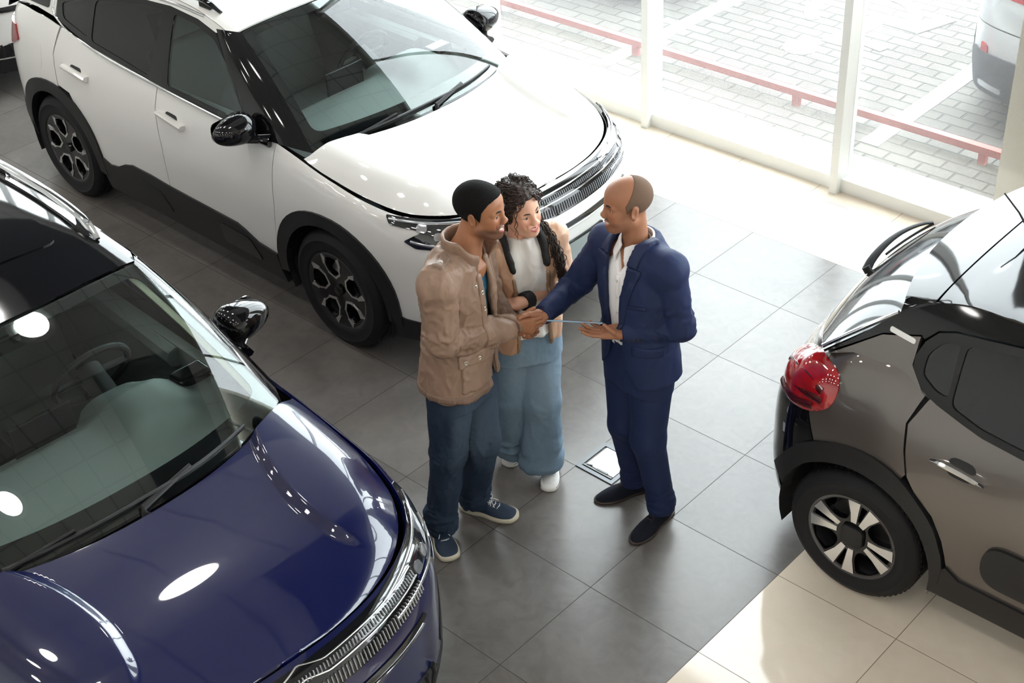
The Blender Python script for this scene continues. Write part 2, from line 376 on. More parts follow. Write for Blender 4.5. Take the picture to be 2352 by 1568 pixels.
# outside: pale kerb apron, pavers, column
def paver_mat():
    m = mat('pavers', (.5, .5, .48), .85); nt = m.node_tree; bb = nt.nodes['Principled BSDF']; N = nt.nodes.new; L = nt.links.new
    tc = N('ShaderNodeTexCoord'); br = N('ShaderNodeTexBrick'); br.offset = .5; br.inputs['Scale'].default_value = 1; br.inputs['Brick Width'].default_value = .24; br.inputs['Row Height'].default_value = .12
    br.inputs['Mortar Size'].default_value = .008; br.inputs['Mortar Smooth'].default_value = .3; br.inputs['Color1'].default_value = (.135, .127, .112, 1); br.inputs['Color2'].default_value = (.185, .175, .155, 1); br.inputs['Mortar'].default_value = (.065, .063, .052, 1)
    n = N('ShaderNodeTexNoise'); n.inputs['Scale'].default_value = 2.5; n.inputs['Detail'].default_value = 6; L(tc.outputs['Object'], n.inputs[0])
    L(tc.outputs['Object'], br.inputs[0]); mx = N('ShaderNodeMix'); mx.data_type = 'RGBA'; mx.blend_type = 'MULTIPLY'; mx.inputs['Factor'].default_value = .5
    L(br.outputs[0], mx.inputs['A']); L(n.outputs['Fac'], mx.inputs['B']); L(mx.outputs['Result'], bb.inputs['Base Color'])
    bp = N('ShaderNodeBump'); bp.inputs['Distance'].default_value = .01; bp.invert = True; L(br.outputs['Fac'], bp.inputs['Height']); L(bp.outputs[0], bb.inputs['Normal']); return m
b = MB(); b.box((-1.5, 13.9, -.06), (40, 19.4, .1)); tag(b.build('paved_yard', paver_mat(), smooth_=False), kind='structure')
b = MB(); b.box((-1.5, 4.03, -.03), (40, .42, .08)); tag(b.build('trim_1', mat('pale_concrete', (.42, .42, .41), .7, noise=(6, .04, 5)), smooth_=False), kind='structure')
b = MB(); b.box((.385, 4.45, 3.2), (1.2, .52, 6.4)); tag(b.build('trim_2', mat('column_plaster', (.50, .43, .34), .6, noise=(3, .04, 5)), smooth_=False), kind='structure')

# round ceiling lamps
ML = mat('lamp_diffuser', (.9, .9, .9), .5, emit=((1, .97, .93), 22))
def lamp(x, y):
    t = tag(empty('ceiling_lamp', (x, y, ZC)), 'round white ceiling lamp', 'lamp', 'round lamps on the ceiling')
    b = MB(); b.lathe([(0, -.03), (.30, -.03), (.33, -.02), (.33, 0)], 36, 'z'); b.build('lamp_housing', MF, t)
    b = MB(); b.lathe([(0, -.045), (.20, -.045), (.24, -.035), (.24, -.028)], 36, 'z'); b.build('lamp_diffuser', ML, t)
BAYS = [(-9.0, -4.5, .6, 3.3), (-1.2, 5.4, .3, 3.0)]
MBY = mat('dark_ceiling_bay', (.012, .012, .014), .8)
for i, (xa, xb, ya, yb) in enumerate(BAYS):
    b = MB(); b.box(((xa+xb)/2, (ya+yb)/2, ZC-.01), (xb-xa, yb-ya, .02)); struct('trim_%d' % (i+3), b, MBY)
for x in np.arange(-12.0, 7, 2.4):
    for y in (-7.2, -4.8, -2.4, 0.0, 2.4):
        if not (y > 2 and x > -4.5) and not any(xa-.4 < x < xb+.4 and ya-.4 < y < yb+.4 for xa, xb, ya, yb in BAYS): lamp(float(x), float(y))
# ---------------------------------------------------------------- car materials
M = {}
M['black_gloss'] = mat('black_gloss', (.004, .004, .005), .05, spec=.45)
M['cladding'] = mat('cladding', (.012, .012, .013), .45, spec=.35)
M['dark'] = mat('dark_liner', (.008, .008, .009), .8)
M['rubber'] = mat('tyre_rubber', (.008, .008, .009), .7, spec=.3, bump=(60, .3, 2, .002))
M['chrome'] = mat('chrome', (.86, .87, .88), .07, 1)
M['alloy'] = mat('machined_alloy', (.72, .72, .72), .22, 1)
M['alloy_dark'] = mat('dark_alloy', (.10, .10, .11), .25, .9)
M['rib_metal'] = mat('rib_metal', (.42, .43, .45), .3, .9)
M['steel'] = mat('brake_steel', (.35, .35, .36), .35, 1)
M['paint_white'] = mat('white_paint', (.74, .735, .705), .28, coat=1)
M['paint_blue'] = mat('blue_paint', (.0008, .0025, .034), .3, 0, spec=.2, coat=1)
M['paint_grey'] = mat('brown_grey_paint', (.115, .098, .088), .28, .55, coat=1)
M['paint_silver'] = mat('silver_white_paint', (.62, .64, .66), .3, .2, coat=1)
M['wind_glass'] = glass('windscreen_glass', (.80, .90, .86))
M['side_glass'] = glass('side_window_glass', (.62, .72, .68))
M['dark_glass'] = glass('privacy_glass', (.10, .11, .12))
M['dash'] = mat('dashboard_plastic', (.10, .11, .11), .55)
M['seat'] = mat('seat_fabric', (.075, .08, .08), .8)
M['seat_light'] = mat('light_seat_fabric', (.22, .22, .2), .8)
M['trim_cream'] = mat('cream_pillar_lining', (.45, .46, .38), .7)
M['plate'] = mat('plate_blank', (.27, .31, .30), .4)
M['lens_black'] = mat('headlight_lens', (.012, .013, .015), .05, coat=1)
M['lens_red'] = mat('tail_lens_red', (.30, .004, .008), .05, coat=1, noise=(11, .7, 2))
M['lens_dark_red'] = mat('tail_lens_dark', (.05, .004, .006), .06, coat=1)
M['lens_clear'] = mat('lens_clear', (.35, .36, .38), .12, .7, coat=1)

def vaX(body):
    h = len(body.A)//2; x = body.Q[h:, 0].copy(); A = body.A[h:]
    return lambda X: np.interp(-np.asarray(X, float), -x, A)
def sideS(body, s):
    g = vaX(body); return lambda X, z: body.S(s*g(X), z)
def arch(xc, zc, rx, rz, a0, a1, n=26, p=2.25):
    t = np.radians(np.linspace(a0, a1, n)); c, sn = np.cos(t), np.sin(t)
    return [(xc + rx*np.sign(a)*abs(a)**(2/p), zc + rz*np.sign(b)*abs(b)**(2/p)) for a, b in zip(c, sn)]
def wheel(parent, x, y, s, R, rr, w, style, z=None):
    """s=+1: outer face towards +Y"""
    root_y = y; t = MB(); hw = w/2
    prof = [(rr-.012, -hw+.02), (rr+.004, -hw+.002), (rr+.03, -hw-.004), (R-.045, -hw-.006), (R-.018, -hw+.008), (R-.004, -hw+.03), (R-.003, -.055), (R-.012, -.053), (R-.012, -.047), (R, -.045), (R, -.005), (R-.012, -.003), (R-.012, .003), (R, .005), (R, .045), (R-.012, .047), (R-.012, .053), (R-.003, .055),
            (R-.004, hw-.03), (R-.018, hw-.008), (R-.045, hw+.006), (R-.05, hw+.010), (R-.056, hw+.006), (rr+.03, hw+.004), (rr+.012, hw+.003), (rr+.004, hw-.002), (rr-.012, hw-.02)]
    t.lathe([(a, b*s) for a, b in (prof if s > 0 else prof[::-1])][::(1 if s > 0 else 1)], 72)
    for k in range(64):                                   # shoulder lugs
        a = 2*math.pi*k/64
        for side in (-1, 1):
            c = (math.cos(a)*(R-.0065), side*(hw-.046), math.sin(a)*(R-.0065))
            Mx = Matrix.Rotation(-a, 3, 'Y'); t.box(c, (.013, .030, .012), M=[list(r) for r in Mx])
    o = t.build('wheel', M['rubber'], parent, auto=50); o.location = (x, y, R if z is None else z)
    yo = s*(hw-.006)
    b = MB(); b.lathe([(rr+.002, s*(hw-.002)), (rr-.012, s*(hw-.006)), (rr-.022, s*(hw-.04)), (rr-.035, s*(-hw+.03)), (.06, s*(-hw+.02)), (.0, s*(-hw+.02))][::(1)], 60)
    rim = b.build('rim', M['alloy_dark'], o)
    d = MB(); d.lathe([(.03, s*.02), (.15, s*.02), (.15, s*.0), (.03, s*.0)], 48, closed=True); d.build('brake_disc', M['steel'], o)
    Mz = lambda v: (v[0], (yo + s*v[2]), v[1])
    fn = lambda u, v: np.stack([u, yo + s*(-.018*(1-np.clip(np.hypot(u, v)/rr, 0, 1))**1.5) + 0*u, v], -1)
    C = [(rr*.985*math.cos(2*math.pi*k/60), rr*.985*math.sin(2*math.pi*k/60)) for k in range(60)]
    if style == 'star':
        holes = []; frames = []
        for k in range(5):
            a = math.radians(90+72*k+9)
            def P(r, d): return (r*rr*math.cos(a+math.radians(d)), r*rr*math.sin(a+math.radians(d)))
            hexo = [P(.30, 0), P(.50, 27), P(.73, 25), P(.93, 17), P(.95, 0), P(.93, -17), P(.73, -25), P(.50, -27)]
            hexi = [P(.36, 0), P(.51, 21), P(.72, 20.5), P(.87, 13), P(.885, 0), P(.87, -13), P(.72, -20.5), P(.51, -21)]
            holes.append(rpoly(hexi, .012, 4)); frames.append((hexo, hexi))
        face = panel('rim_face', C, fn, M['black_gloss'], rim, .03, .03, holes=holes, flip=-s)
        for hexo, hexi in frames:
            # machined silver edges: two wings each side of the opening
            for idx in ((0, 1, 2), (0, 7, 6)):
                pass
            f2 = MB()
            for seq in ([0, 1], [0, 7], [2, 3], [6, 5], [1, 2], [7, 6]):
                i, j = seq; wdt = {(0, 1): .9, (0, 7): .9, (2, 3): 1.0, (6, 5): 1.0, (1, 2): .55, (7, 6): .55}[(i, j)]
                q = [np.array(hexi[i]), np.array(hexi[j]), np.array(hexi[j])+(np.array(hexo[j])-hexi[j])*wdt*(1.7 if j in (3, 5) else 1.2), np.array(hexi[i])+(np.array(hexo[i])-hexi[i])*wdt*1.2]
                V = fn(np.array([p[0] for p in q]), np.array([p[1] for p in q])); V = np.array(V)
                top = V + [0, s*.004, 0]; f2.add(np.concatenate([V-[0, s*.01, 0], top]), [(0, 1, 2, 3), (4, 5, 6, 7)[::-1], (0, 1, 5, 4), (1, 2, 6, 5), (2, 3, 7, 6), (3, 0, 4, 7)])
            f2.build('spoke_edge', M['alloy'], rim)
        cpb = MB(); cpb.lathe([(.0, yo+s*.004), (.028, yo+s*.002), (.032, yo-s*.012)], 28); cpb.build('hub_cap', M['black_gloss'], rim)
    else:
        holes = []; blades = []
        for k in range(4):
            a = math.radians(90*k+88-12)
            def P(r, d): return (r*rr*math.cos(a+math.radians(d)), r*rr*math.sin(a+math.radians(d)))
            # small slot inside the pair, big window between pairs
            holes.append(rpoly([P(.44, -3.5), P(.9, -4.5), P(.9, 4.5), P(.44, 3.5)], .006, 3))
            holes.append(rpoly([P(.46, 30), P(.62, 24), P(.92, 25.5), P(.94, 45), P(.92, 64.5), P(.62, 66), P(.46, 60), P(.40, 45)], .014, 4))
            for sg in (-1, 1): blades.append([P(.37, sg*5), P(.37, sg*24), P(.62, sg*21), P(.955, sg*23), P(.965, sg*6.5), P(.6, sg*6)])
        panel('rim_face', C, fn, M['black_gloss'], rim, .03, .03, holes=holes, flip=-s)
        for bl in blades: panel('spoke', bl, fn, M['alloy'], rim, .03, .006, off=.005, flip=-s)
        cpb = MB(); q = rpoly([(-.052, -.05), (.052, -.05), (.052, .05), (-.052, .05)], .022, 5); cpb.prism([tuple(v) for v in q], -.02, .004, Mz); cpb.build('hub_cap', M['cladding'], rim, bevel=.003)
    return o
def seat(parent, x, y, m, w=.5):
    o = MB(); o.box((x+.02, y, .50), (.52, w, .17)); a = o.build('seat', m, parent, bevel=.06, seg=3)
    bk = MB(); R = Matrix.Rotation(math.radians(-18), 3, 'Y'); bk.box((x-.30, y, .84), (.15, w-.02, .62), M=[list(r) for r in R]); bk.build('backrest', m, a, bevel=.06, seg=3)
    h = MB(); h.box((x-.42, y, 1.23), (.10, .27, .18), M=[list(r) for r in R]); h.tube([(x-.40, y-.06, 1.08), (x-.41, y-.06, 1.2)], .007, 6); h.tube([(x-.40, y+.06, 1.08), (x-.41, y+.06, 1.2)], .007, 6); h.build('headrest', m, a, bevel=.035, seg=3)
def steering(parent, x, y, z, R=.185):
    n = 40; c, sn = math.cos(math.radians(28)), math.sin(math.radians(28))
    def T(a, r, d=0):    # wheel plane faces the driver (towards -X and up)
        u, v = r*math.cos(a), r*math.sin(a); return (x + v*sn + d*c*0 - d*c, y + u, z + v*c + d*sn)
    b = MB(); P = [T(2*math.pi*k/n, R) for k in range(n+1)]; b.tube(P, .016, 8, cap=False); w = b.build('steering_wheel', M['dark'], parent)
    h = MB()
    for a in (0, math.pi, -math.pi/2): h.tube([T(a, .03), T(a, R)], [.028, .016], 8, flat=.5)
    h.tube([T(0, 0, .03), T(0, 0, -.03), (x+.25, y, z-.10)], [.06, .06, .045], 14); h.build('steering_column', M['dark'], w)

def suv(name, loc, rz, paint, roof_m, facelift, label, cat='car'):
    B = C5; root = tag(empty(name, loc, rz), label, cat); g = vaX(B)
    # --- inner shell that closes the gaps, with wheel openings
    Aa = np.linspace(-B.amax, B.amax, 281); Zz = np.linspace(.2, 1.0, 21)
    AA, ZZ = np.meshgrid(Aa, Zz); zt = B.top(AA); ZZ = .21 + (zt-.03-.21)*(ZZ-.2)/.8
    V = B.S(AA, ZZ).reshape(-1, 3); nx = np.interp(AA, B.A, B.N[:, 0]).ravel(); ny = np.interp(AA, B.A, B.N[:, 1]).ravel(); V[:, 0] -= nx*.028; V[:, 1] -= ny*.028
    n = len(Aa); F = []
    for j in range(len(Zz)-1):
        for i in range(n-1):
            q = [j*n+i, j*n+i+1, (j+1)*n+i+1, (j+1)*n+i]; c = V[q].mean(0)
            if any((c[0]-xw)**2 + (c[2]-.36)**2 < .43**2 for xw in (0, -2.73)) and abs(c[1]) > .6: continue
            F.append(q)
    mb = MB(); mb.add(V, F); mb.box((-1.33, 0, .24), (4.2, 1.2, .06))
    for xw in (0, -2.73):                                   # wheel wells
        for s in (-1, 1):
            P = [(xw+.43*math.cos(t), .36+.43*math.sin(t)) for t in np.linspace(-.35, math.pi+.35, 24)]
            V = [(x, s*.60, z) for x, z in P]+[(x, s*.90, z) for x, z in P]; k = len(P)
            mb.add(V, [(i, i+1, k+i+1, k+i) for i in range(k-1)] + [tuple(range(k))])
    mb.box((-1.33, .0, .33), (1.85, 1.72, .12))
    mb.build('body_shell', M['dark'], root)
    # --- hood
    def ye(X): return np.interp(X, [-.4, -.3, -.1, .2, .45, .6, .7, .76, .785], [.83, .83, .835, .83, .77, .66, .5, .3, .0])
    outl = [(.782, 0), (.775, .2), (.735, .40), (.67, .545), (.58, .655), (.45, .745), (.25, .80), (.0, .818), (-.2, .815), (-.29, .805)]
    outl = [(x+.011, y*1.018) for x, y in outl]; outs = path(outl, 60)
    hc = spl([-.45, -.1, .2, .5, .68, .785], [1.135, 1.125, 1.10, 1.045, .985, .935])
    def H(X, Y):
        X = np.asarray(X, float); Y = np.asarray(Y, float); aY = np.abs(Y)
        # distance-like crown: 0 at the outline, 1 inside
        Yo = np.interp(X, outs[::-1, 0], outs[::-1, 1]); Yo = np.where(X < outs[-1, 0], outs[-1, 1], Yo)
        zt = np.interp(X, [-.35, -.1, .2, .5, .8], [1.075, 1.035, .995, .95, .927])
        w = np.clip(aY/np.maximum(Yo, .05), 0, 1.08)
        z = zt + (hc(X)-zt)*(1-np.clip(w, 0, 1.04)**9)
        yi = spl([-.35, -.22, -.05, .19, .42, .60, .70], [.66, .565, .475, .405, .395, .455, .56])(X); yt = spl([-.35, -.1, .2, .5, .70], [.78, .80, .78, .69, .60])(X)
        z = z + .026*smooth((aY-yi)/.052)*(1-smooth((aY-yt+.10)/.14))*smooth((X+.30)/.14)*(1-smooth((X-.50)/.14))
        return np.stack([X, Y, z], -1)
    rear = [(-.012-.205*(abs(y)/.78)**2.3, y) for y in np.linspace(-.80, .80, 25)]
    poly = [tuple(p) for p in outs[:-1]][1:] + rear[::-1] + [(x, -y) for x, y in outs[::-1][1:]]
    panel('hood', poly, H, paint, root, .0085, .03)
    # --- windscreen patch
    def yr(z, X): return glass_y(X, z)
    zr = spl([-3.45, -3.2, -2.9, -2.2, -1.57, -1.3, -1.05, -.9], [1.33, 1.40, 1.47, 1.555, 1.585, 1.57, 1.53, 1.50])
    zc = spl([-3.45, -3.2, -2.9, -2.3, -1.7, -1.3, -.9], [1.45, 1.52, 1.575, 1.64, 1.655, 1.635, 1.575])
    def R(X, Y, up=0):
        X = np.asarray(X, float); Y = np.asarray(Y, float); z0 = zr(X); yo = glass_y(X, z0)
        return np.stack([X, Y, z0 + (zc(X)-z0)*np.maximum(1-np.clip(np.abs(Y)/yo, 0, 1)**2.4, 0)**.75], -1)
    def Wb(Y): return np.stack([-.045-.205*(np.abs(Y)/.78)**2.3, Y, 1.105-.035*(Y/.78)**2], -1)
    def Wt(Y):
        X = -.90-.075*(np.abs(Y)/.65)**2; P = R(X, Y*.985); return P
    def WS(sx, t):
        sx = np.asarray(sx, float); t = np.asarray(t, float)
        b = Wb(sx*.775); q = Wt(sx*.625); P = b + (q-b)*t[..., None]
        bul = (.035*4*t*(1-t)); P = P.copy(); P[..., 0] += bul*.55; P[..., 2] += bul*.75; return P
    sq = lambda a, b, c, d: [(a, b), (c, b), (c, d), (a, d)]
    o = panel('windscreen', rpoly(sq(-.985, .01, .985, .985), .03, 4), WS, M['wind_glass'], root, .08, .004)
    panel('screen_border', rpoly(sq(-.99, .0, .99, .99), .02, 3), WS, M['black_gloss'], o, .08, .003, off=-.006, holes=[rpoly(sq(-.92, .13, .92, .93), .07, 6)])
    # --- roof
    ty = np.linspace(-.62, .62, 21); fr = [(float(-.905-.075*(abs(y)/.65)**2), float(y)) for y in ty]
    edge = [(x, float(glass_y(x, zr(x)))-.004) for x in np.linspace(-1.0, -3.32, 30)]
    poly = fr + edge + [(-3.36, .35), (-3.38, 0), (-3.36, -.35)] + [(x, -y) for x, y in edge[::-1]]
    panel('roof', poly, lambda X, Y: R(X, Y), roof_m, root, .05, .01)
    panel('sunroof', rpoly(sq(-2.35, -.44, -1.23, .44), .08, 5), lambda X, Y: R(X, Y), M['black_gloss'], root, .06, .012, off=.006)
    for s in (-1, 1):
        # roof rail
        P = path([(-1.17, s*.575), (-1.3, s*.588), (-2.0, s*.595), (-2.7, s*.575), (-2.95, s*.55)], 30); Q = R(P[:, 0], P[:, 1]) ; Q[:, 2] += .042 ; Q[0, 2] -= .035; Q[-1, 2] -= .035; Q[1, 2] -= .012; Q[-2, 2] -= .012
        mb = MB(); mb.tube(Q, [.012]+[.02]*28+[.012], 8, flat=.75)
        for k in (2, 14, 27): mb.box(Q[k]-[0, 0, .02], (.10, .022, .045))
        mb.build('roof_rail', M['black_gloss'] if facelift else M['chrome'], root)
        # A pillar between screen and door glass
        tt = np.linspace(0, 1, 16); V = []
        for t in tt:
            p0 = WS(np.array(s*.985), np.array(t*.985)); X2 = -.66 + (-1.12+.66)*t**1.05; z2 = 1.085 + (1.525-1.085)*t
            p2 = np.array([X2, s*(float(glass_y(X2, z2))+.004), z2]); mid = (p0+p2)/2
            if t < .25: pass
            nrm = np.array([.35, s*.75, .35]); mid = mid + nrm*(.020+.012*(1-t))
            for k in np.linspace(0, 1, 9): V.append((1-k)**2*p0 + 2*k*(1-k)*(2*mid-(p0+p2)/2) + k*k*p2)
        k = 9; F = [(i*k+j, i*k+j+1, (i+1)*k+j+1, (i+1)*k+j) for i in range(15) for j in range(8)]
        if s > 0: F = [f[::-1] for f in F]
        mesh('front_pillar', V, F, M['black_gloss'], root)
        # side cabin: frame with window openings
        gs = lambda X, z, s=s: np.stack([X, s*glass_y(X, z), z], -1)
        top = [(-1.12, 1.505), (-1.3, 1.535), (-1.57, 1.545), (-2.0, 1.515), (-2.3, 1.46), (-2.62, 1.395), (-2.72, 1.36)]
        belt = [(-2.70, 1.235), (-2.55, 1.21), (-2.28, 1.165), (-1.58, 1.122), (-1.0, 1.10), (-.64, 1.09)]
        fg = rpoly([(-.665, 1.125), (-.80, 1.275), (-1.12, 1.470), (-1.30, 1.505), (-1.52, 1.515), (-1.47, 1.14)], .03, 4)
        rg = rpoly([(-1.65, 1.15), (-1.62, 1.515), (-1.85, 1.50), (-2.295, 1.425), (-2.28, 1.20)], .03, 4)
        qg = rpoly([(-2.32, 1.21), (-2.335, 1.415), (-2.55, 1.37), (-2.66, 1.335), (-2.62, 1.255)], .03, 4)
        fr = panel('window_frame', top + belt, gs, M['black_gloss'], root, .05, .02, holes=[fg, rg, qg], flip=-s)
        for q, m_ in ((fg, 'side_glass'), (rg, 'dark_glass'), (qg, 'dark_glass')):
            panel('side_window', q, gs, M[m_], fr, .06, .004, off=-.004, flip=-s)
        # cant rail band in body colour and rear pillar
        up = [(x, float(zr(x))) for x in np.linspace(-1.02, -3.28, 26)]
        poly = [(-1.0, 1.515)] + up + [(-3.36, 1.28), (-3.30, 1.22), (-2.95, 1.245), (-2.72, 1.238)] + top[::-1]
        panel('roof_side', poly, gs, paint, root, .05, .02, flip=-s)
        panel('rear_pillar_glass', rpoly([(-2.80, 1.27), (-2.80, 1.38), (-3.15, 1.33), (-3.30, 1.25), (-3.0, 1.26)], .02, 3), gs, M['black_gloss'], root, .05, .006, off=.003, flip=-s)
        P = path([(-1.25, 1.558), (-1.57, 1.562), (-2.0, 1.532), (-2.4, 1.458), (-2.66, 1.40), (-2.755, 1.34), (-2.755, 1.265), (-2.66, 1.222), (-2.28, 1.158), (-1.58, 1.116), (-1.0, 1.095), (-.66, 1.088)], 80)
        strip('window_trim', gs, P, .016, .006, M['chrome'], root, flip=-s)
        # --- side panels
        fs = sideS(B, s)
        A1 = arch(0, .36, .475, .465, 178, 0); A2 = arch(-2.73, .36, .47, .475, 178, 0)
        zt = lambda X: float(B.top(B.aX(X)))
        tp = lambda a, b, n: [(x, zt(x)-.001) for x in np.linspace(a, b, n)]
        # fender
        poly = tp(-.47, .43, 16) + [(.452, .93), (.235, .80)] + [q for q in A1 if q[0] < .235][::-1] + [(-.5, .40), (-.455, .75), (-.46, .89)]
        panel('fender', poly, fs, paint, root, .035, .014, flip=-s)
        bl = lambda X: np.interp(X, [-2.62, -2.28, -1.58, -1.0, -.47], [1.213, 1.163, 1.122, 1.102, 1.09])
        btop = lambda a, b, n: [(x, float(min(bl(x), zt(x)-.001))) for x in np.linspace(a, b, n)]
        d = panel('front_door', [(-.505, .36), (-.462, .75), (-.467, .89)] + btop(-.477, -1.578, 12)+ [(-1.578, .98), (-1.52, .76), (-1.512, .52), (-1.53, .36)], fs, paint, root, .035, .014, flip=-s)
        d2 = panel('rear_door', [(-1.538, .36), (-1.52, .52), (-1.528, .76), (-1.586, .98)] + btop(-1.586, -2.60, 12) + [(-2.655, 1.04), (-2.62, .85), (-2.50, .83)] + [q for q in A2[::-1] if -2.49 < q[0]][::-1] + [(-2.25, .36)], fs, paint, root, .035, .014, flip=-s)
        for dd, xa, zz in ((d, -1.41, .955), (d2, -2.40, .985)):
            P = [(xa-.125, zz+.012), (xa-.06, zz+.006), (xa, zz), (xa+.06, zz-.006), (xa+.125, zz-.012)]
            h = strip('door_handle', fs, path(P, 14), .034, .036, paint, dd, off=.004, flip=-s)
            panel('handle_cup', rpoly([(xa-.07, zz-.02), (xa-.07, zz+.04), (xa+.05, zz+.035), (xa+.05, zz-.02)], .03, 5), fs, M['paint_recess'] if 'paint_recess' in M else M['cladding'], dd, .03, .002, off=.0012, flip=-s)
        # quarter
        poly = [(-2.665, 1.04), (-2.63, .85), (-2.63, .835)] + [q for q in A2 if q[0] < -2.64][::-1] + [(-3.22, .55), (-3.22, .70), (-3.45, .72), (-3.50, 1.0)] + [(x, min(zt(x)-.001, 1.235)) for x in np.linspace(-3.5, -2.62, 16)]
        panel('rear_quarter', poly, fs, paint, root, .035, .014, flip=-s)
        panel('fuel_flap' if s < 0 else 'quarter_seam', rpoly([(-2.80, .90), (-2.80, 1.08), (-2.98, 1.08), (-2.98, .90)], .05, 5), fs, paint, root, .05, .003, off=.0015, flip=-s) if s < 0 else None
        # cladding
        poly = [(-2.28, .36), (-2.25, .45), (-2.18, .425), (-2.09, .44), (-2.0, .485), (-1.91, .51), (-1.71, .51), (-1.52, .50), (-.85, .49), (-.78, .47), (-.67, .425), (-.5, .41), (-.49, .30), (-.47, .22), (-2.27, .22)]
        c = panel('sill_cladding', poly, fs, M['cladding'], root, .04, .03, off=.012, flip=-s)
        for xa, xb in ((-1.02, -.70), (-1.86, -1.58)): panel('sill_insert', rpoly([(xa, .30), (xa, .44), (xb-.04, .43), (xb+.05, .30)], .04, 5), fs, M['black_gloss'] if xa > -1.5 else M['cladding'], c, .04, .006, off=.018, flip=-s)
        for xc in (0, -2.73):
            Ao = arch(xc, .36, .485, .475, 184, -4) if xc == 0 else arch(xc, .36, .48, .485, 184, -4)
            Ai = arch(xc, .36, .405, .405, 184, -4, p=2.0)
            a = panel('wheel_arch_trim', Ao + Ai[::-1], fs, M['cladding'], root, .03, .04, off=.014, flip=-s)
        # lamps
        hl = [(1.125, .952), (1.02, .947), (.86, .937), (.71, .925), (.40, .905), (.40, .80), (.62, .80), (.80, .80), (.93, .808), (1.0, .842), (.945, .870), (.905, .885), (.94, .898), (1.09, .912)] if facelift else \
             [(1.16, .955), (1.0, .945), (.80, .93), (.5, .915), (.35, .90), (.35, .865), (.60, .86), (.80, .85), (.95, .855), (1.10, .90)]
        f2 = lambda a, z, s=s: B.S(s*a, z)
        h = panel('headlight', rpoly(hl, .012, 3), f2, M['lens_black'], root, .03, .02, off=.007, flip=s)
        strip('light_strip', f2, path([(1.10, .938), (.95, .929), (.75, .915), (.45, .893)], 24), .014, .004, M['lens_clear'], h, off=.008, flip=s)
        strip('light_strip', f2, path([(.96, .843), (.86, .826), (.70, .822), (.45, .822)], 20), .014, .004, M['lens_clear'], h, off=.008, flip=s)
        for q in ((.90, .905), (.80, .865), (.70, .862)):
            panel('projector', rpoly([(q[0]-.03, q[1]-.018), (q[0]+.03, q[1]-.018), (q[0]+.03, q[1]+.018), (q[0]-.03, q[1]+.018)], .015, 4), f2, M['lens_clear'], h, .02, .004, off=.010, flip=s)
        if not facelift:
            strip('chrome_fin', f2, path([(.82, .79), (.92, .805), (1.02, .87)], 12), [.04-.003*i for i in range(12)], .01, M['chrome'], root, off=.004, flip=s)
        tl = panel('tail_light', rpoly([(4.64, 1.015), (4.75, .965), (5.0, .93), (5.45, .93), (5.45, 1.05), (5.0, 1.09), (4.70, 1.10)], .02, 4), lambda a, z, s=s: B.S(s*a, z), M['lens_red'], root, .03, .03, off=.012, flip=s)
        # mirror
        mxx = -.65 if facelift else -.78; mc = np.array([mxx, s*.968, 1.155 if facelift else 1.14]); mb = MB(); n1, n2 = 16, 20; V = []
        for i in range(n1+1):
            ph = -math.pi/2 + math.pi*i/n1
            for j in range(n2):
                th = 2*math.pi*j/n2; x = math.cos(ph)*math.cos(th); y = math.cos(ph)*math.sin(th)*1.0; z = math.sin(ph)
                e = .72; X = np.sign(x)*abs(x)**(e if x < 0 else 1.0); 
                X = max(X, -.72)
                Yy = np.sign(y)*abs(y)**.8; Z = np.sign(z)*abs(z)**.85
                V.append(mc + [X*.090*(1-.30*Yy*s) , Yy*.130, (Z*.080)*(1-.30*Yy*s)+.004])
        F = [(i*n2+j, i*n2+(j+1) % n2, (i+1)*n2+(j+1) % n2, (i+1)*n2+j) for i in range(n1) for j in range(n2)]
        mo = mesh('side_mirror', V, F, M['black_gloss'], root)
        mb = MB(); mb.tube([(mxx+.14, s*.825, 1.095), (mxx+.08, s*.86, 1.098), (mxx+.02, s*.93, 1.11)], [.075, .048, .05], 12, flat=.45); mb.build('mirror_arm', M['black_gloss'], mo)
        gl = panel('mirror_glass', rpoly(sq(-.10, -.06, .10, .06), .04, 5), lambda u, v, s=s: np.stack([0*u+mc[0]-.074+0*v, mc[1]+u, mc[2]+v], -1), M['chrome'], mo, .05, .004, flip=-1)
    # bumper skins
    nose = [(-1.34, .79), (-1.135, .93)] + [(a, float(B.top(a))-.001) for a in np.linspace(-1.11, 1.11, 40)] + [(1.135, .93), (1.34, .79)]
    ar = lambda sg: [(sg*B.aX(x), z) for x, z in arch(0, .36, .475, .465, 178, 0) if x > .24]
    right = ar(-1); left = ar(1)
    poly = [*nose, *left, (1.02, .36), (.85, .335), (.6, .325), (-.6, .325), (-.85, .335), (-1.02, .36), *right[::-1]]
    bf = panel('front_bumper', poly, B.S, paint, root, .035, .02)
    panel('lower_bumper', [(-1.12, .40), (-1.02, .365), (-.85, .34), (-.6, .33), (.6, .33), (.85, .34), (1.02, .365), (1.12, .40), (1.12, .22), (-1.12, .22)], B.S, M['cladding'], root, .04, .02, off=.008)
    # grille zone
    gr = panel('grille', [(-.66, .80), (-.66, .915), (-.3, .912), (0, .912), (.3, .912), (.66, .915), (.66, .80), (.3, .79), (0, .788), (-.3, .79)], B.S, M['black_gloss'], root, .035, .012, off=.006)
    bump = lambda a, h: h*np.maximum(0, 1-np.abs(a)/.10)
    for z0, nm, hh in ((.905, 'chrome_bar', .03), (.868, 'chrome_bar', .03)):
        a = np.linspace(-.66, .66, 80) if z0 > .9 else np.linspace(-.66, .66, 80); strip(nm, B.S, np.stack([a, z0-.012 + bump(a, 0 if facelift else .02)], -1), .008, .005, M['chrome'], gr, off=.007)
    mb = MB()
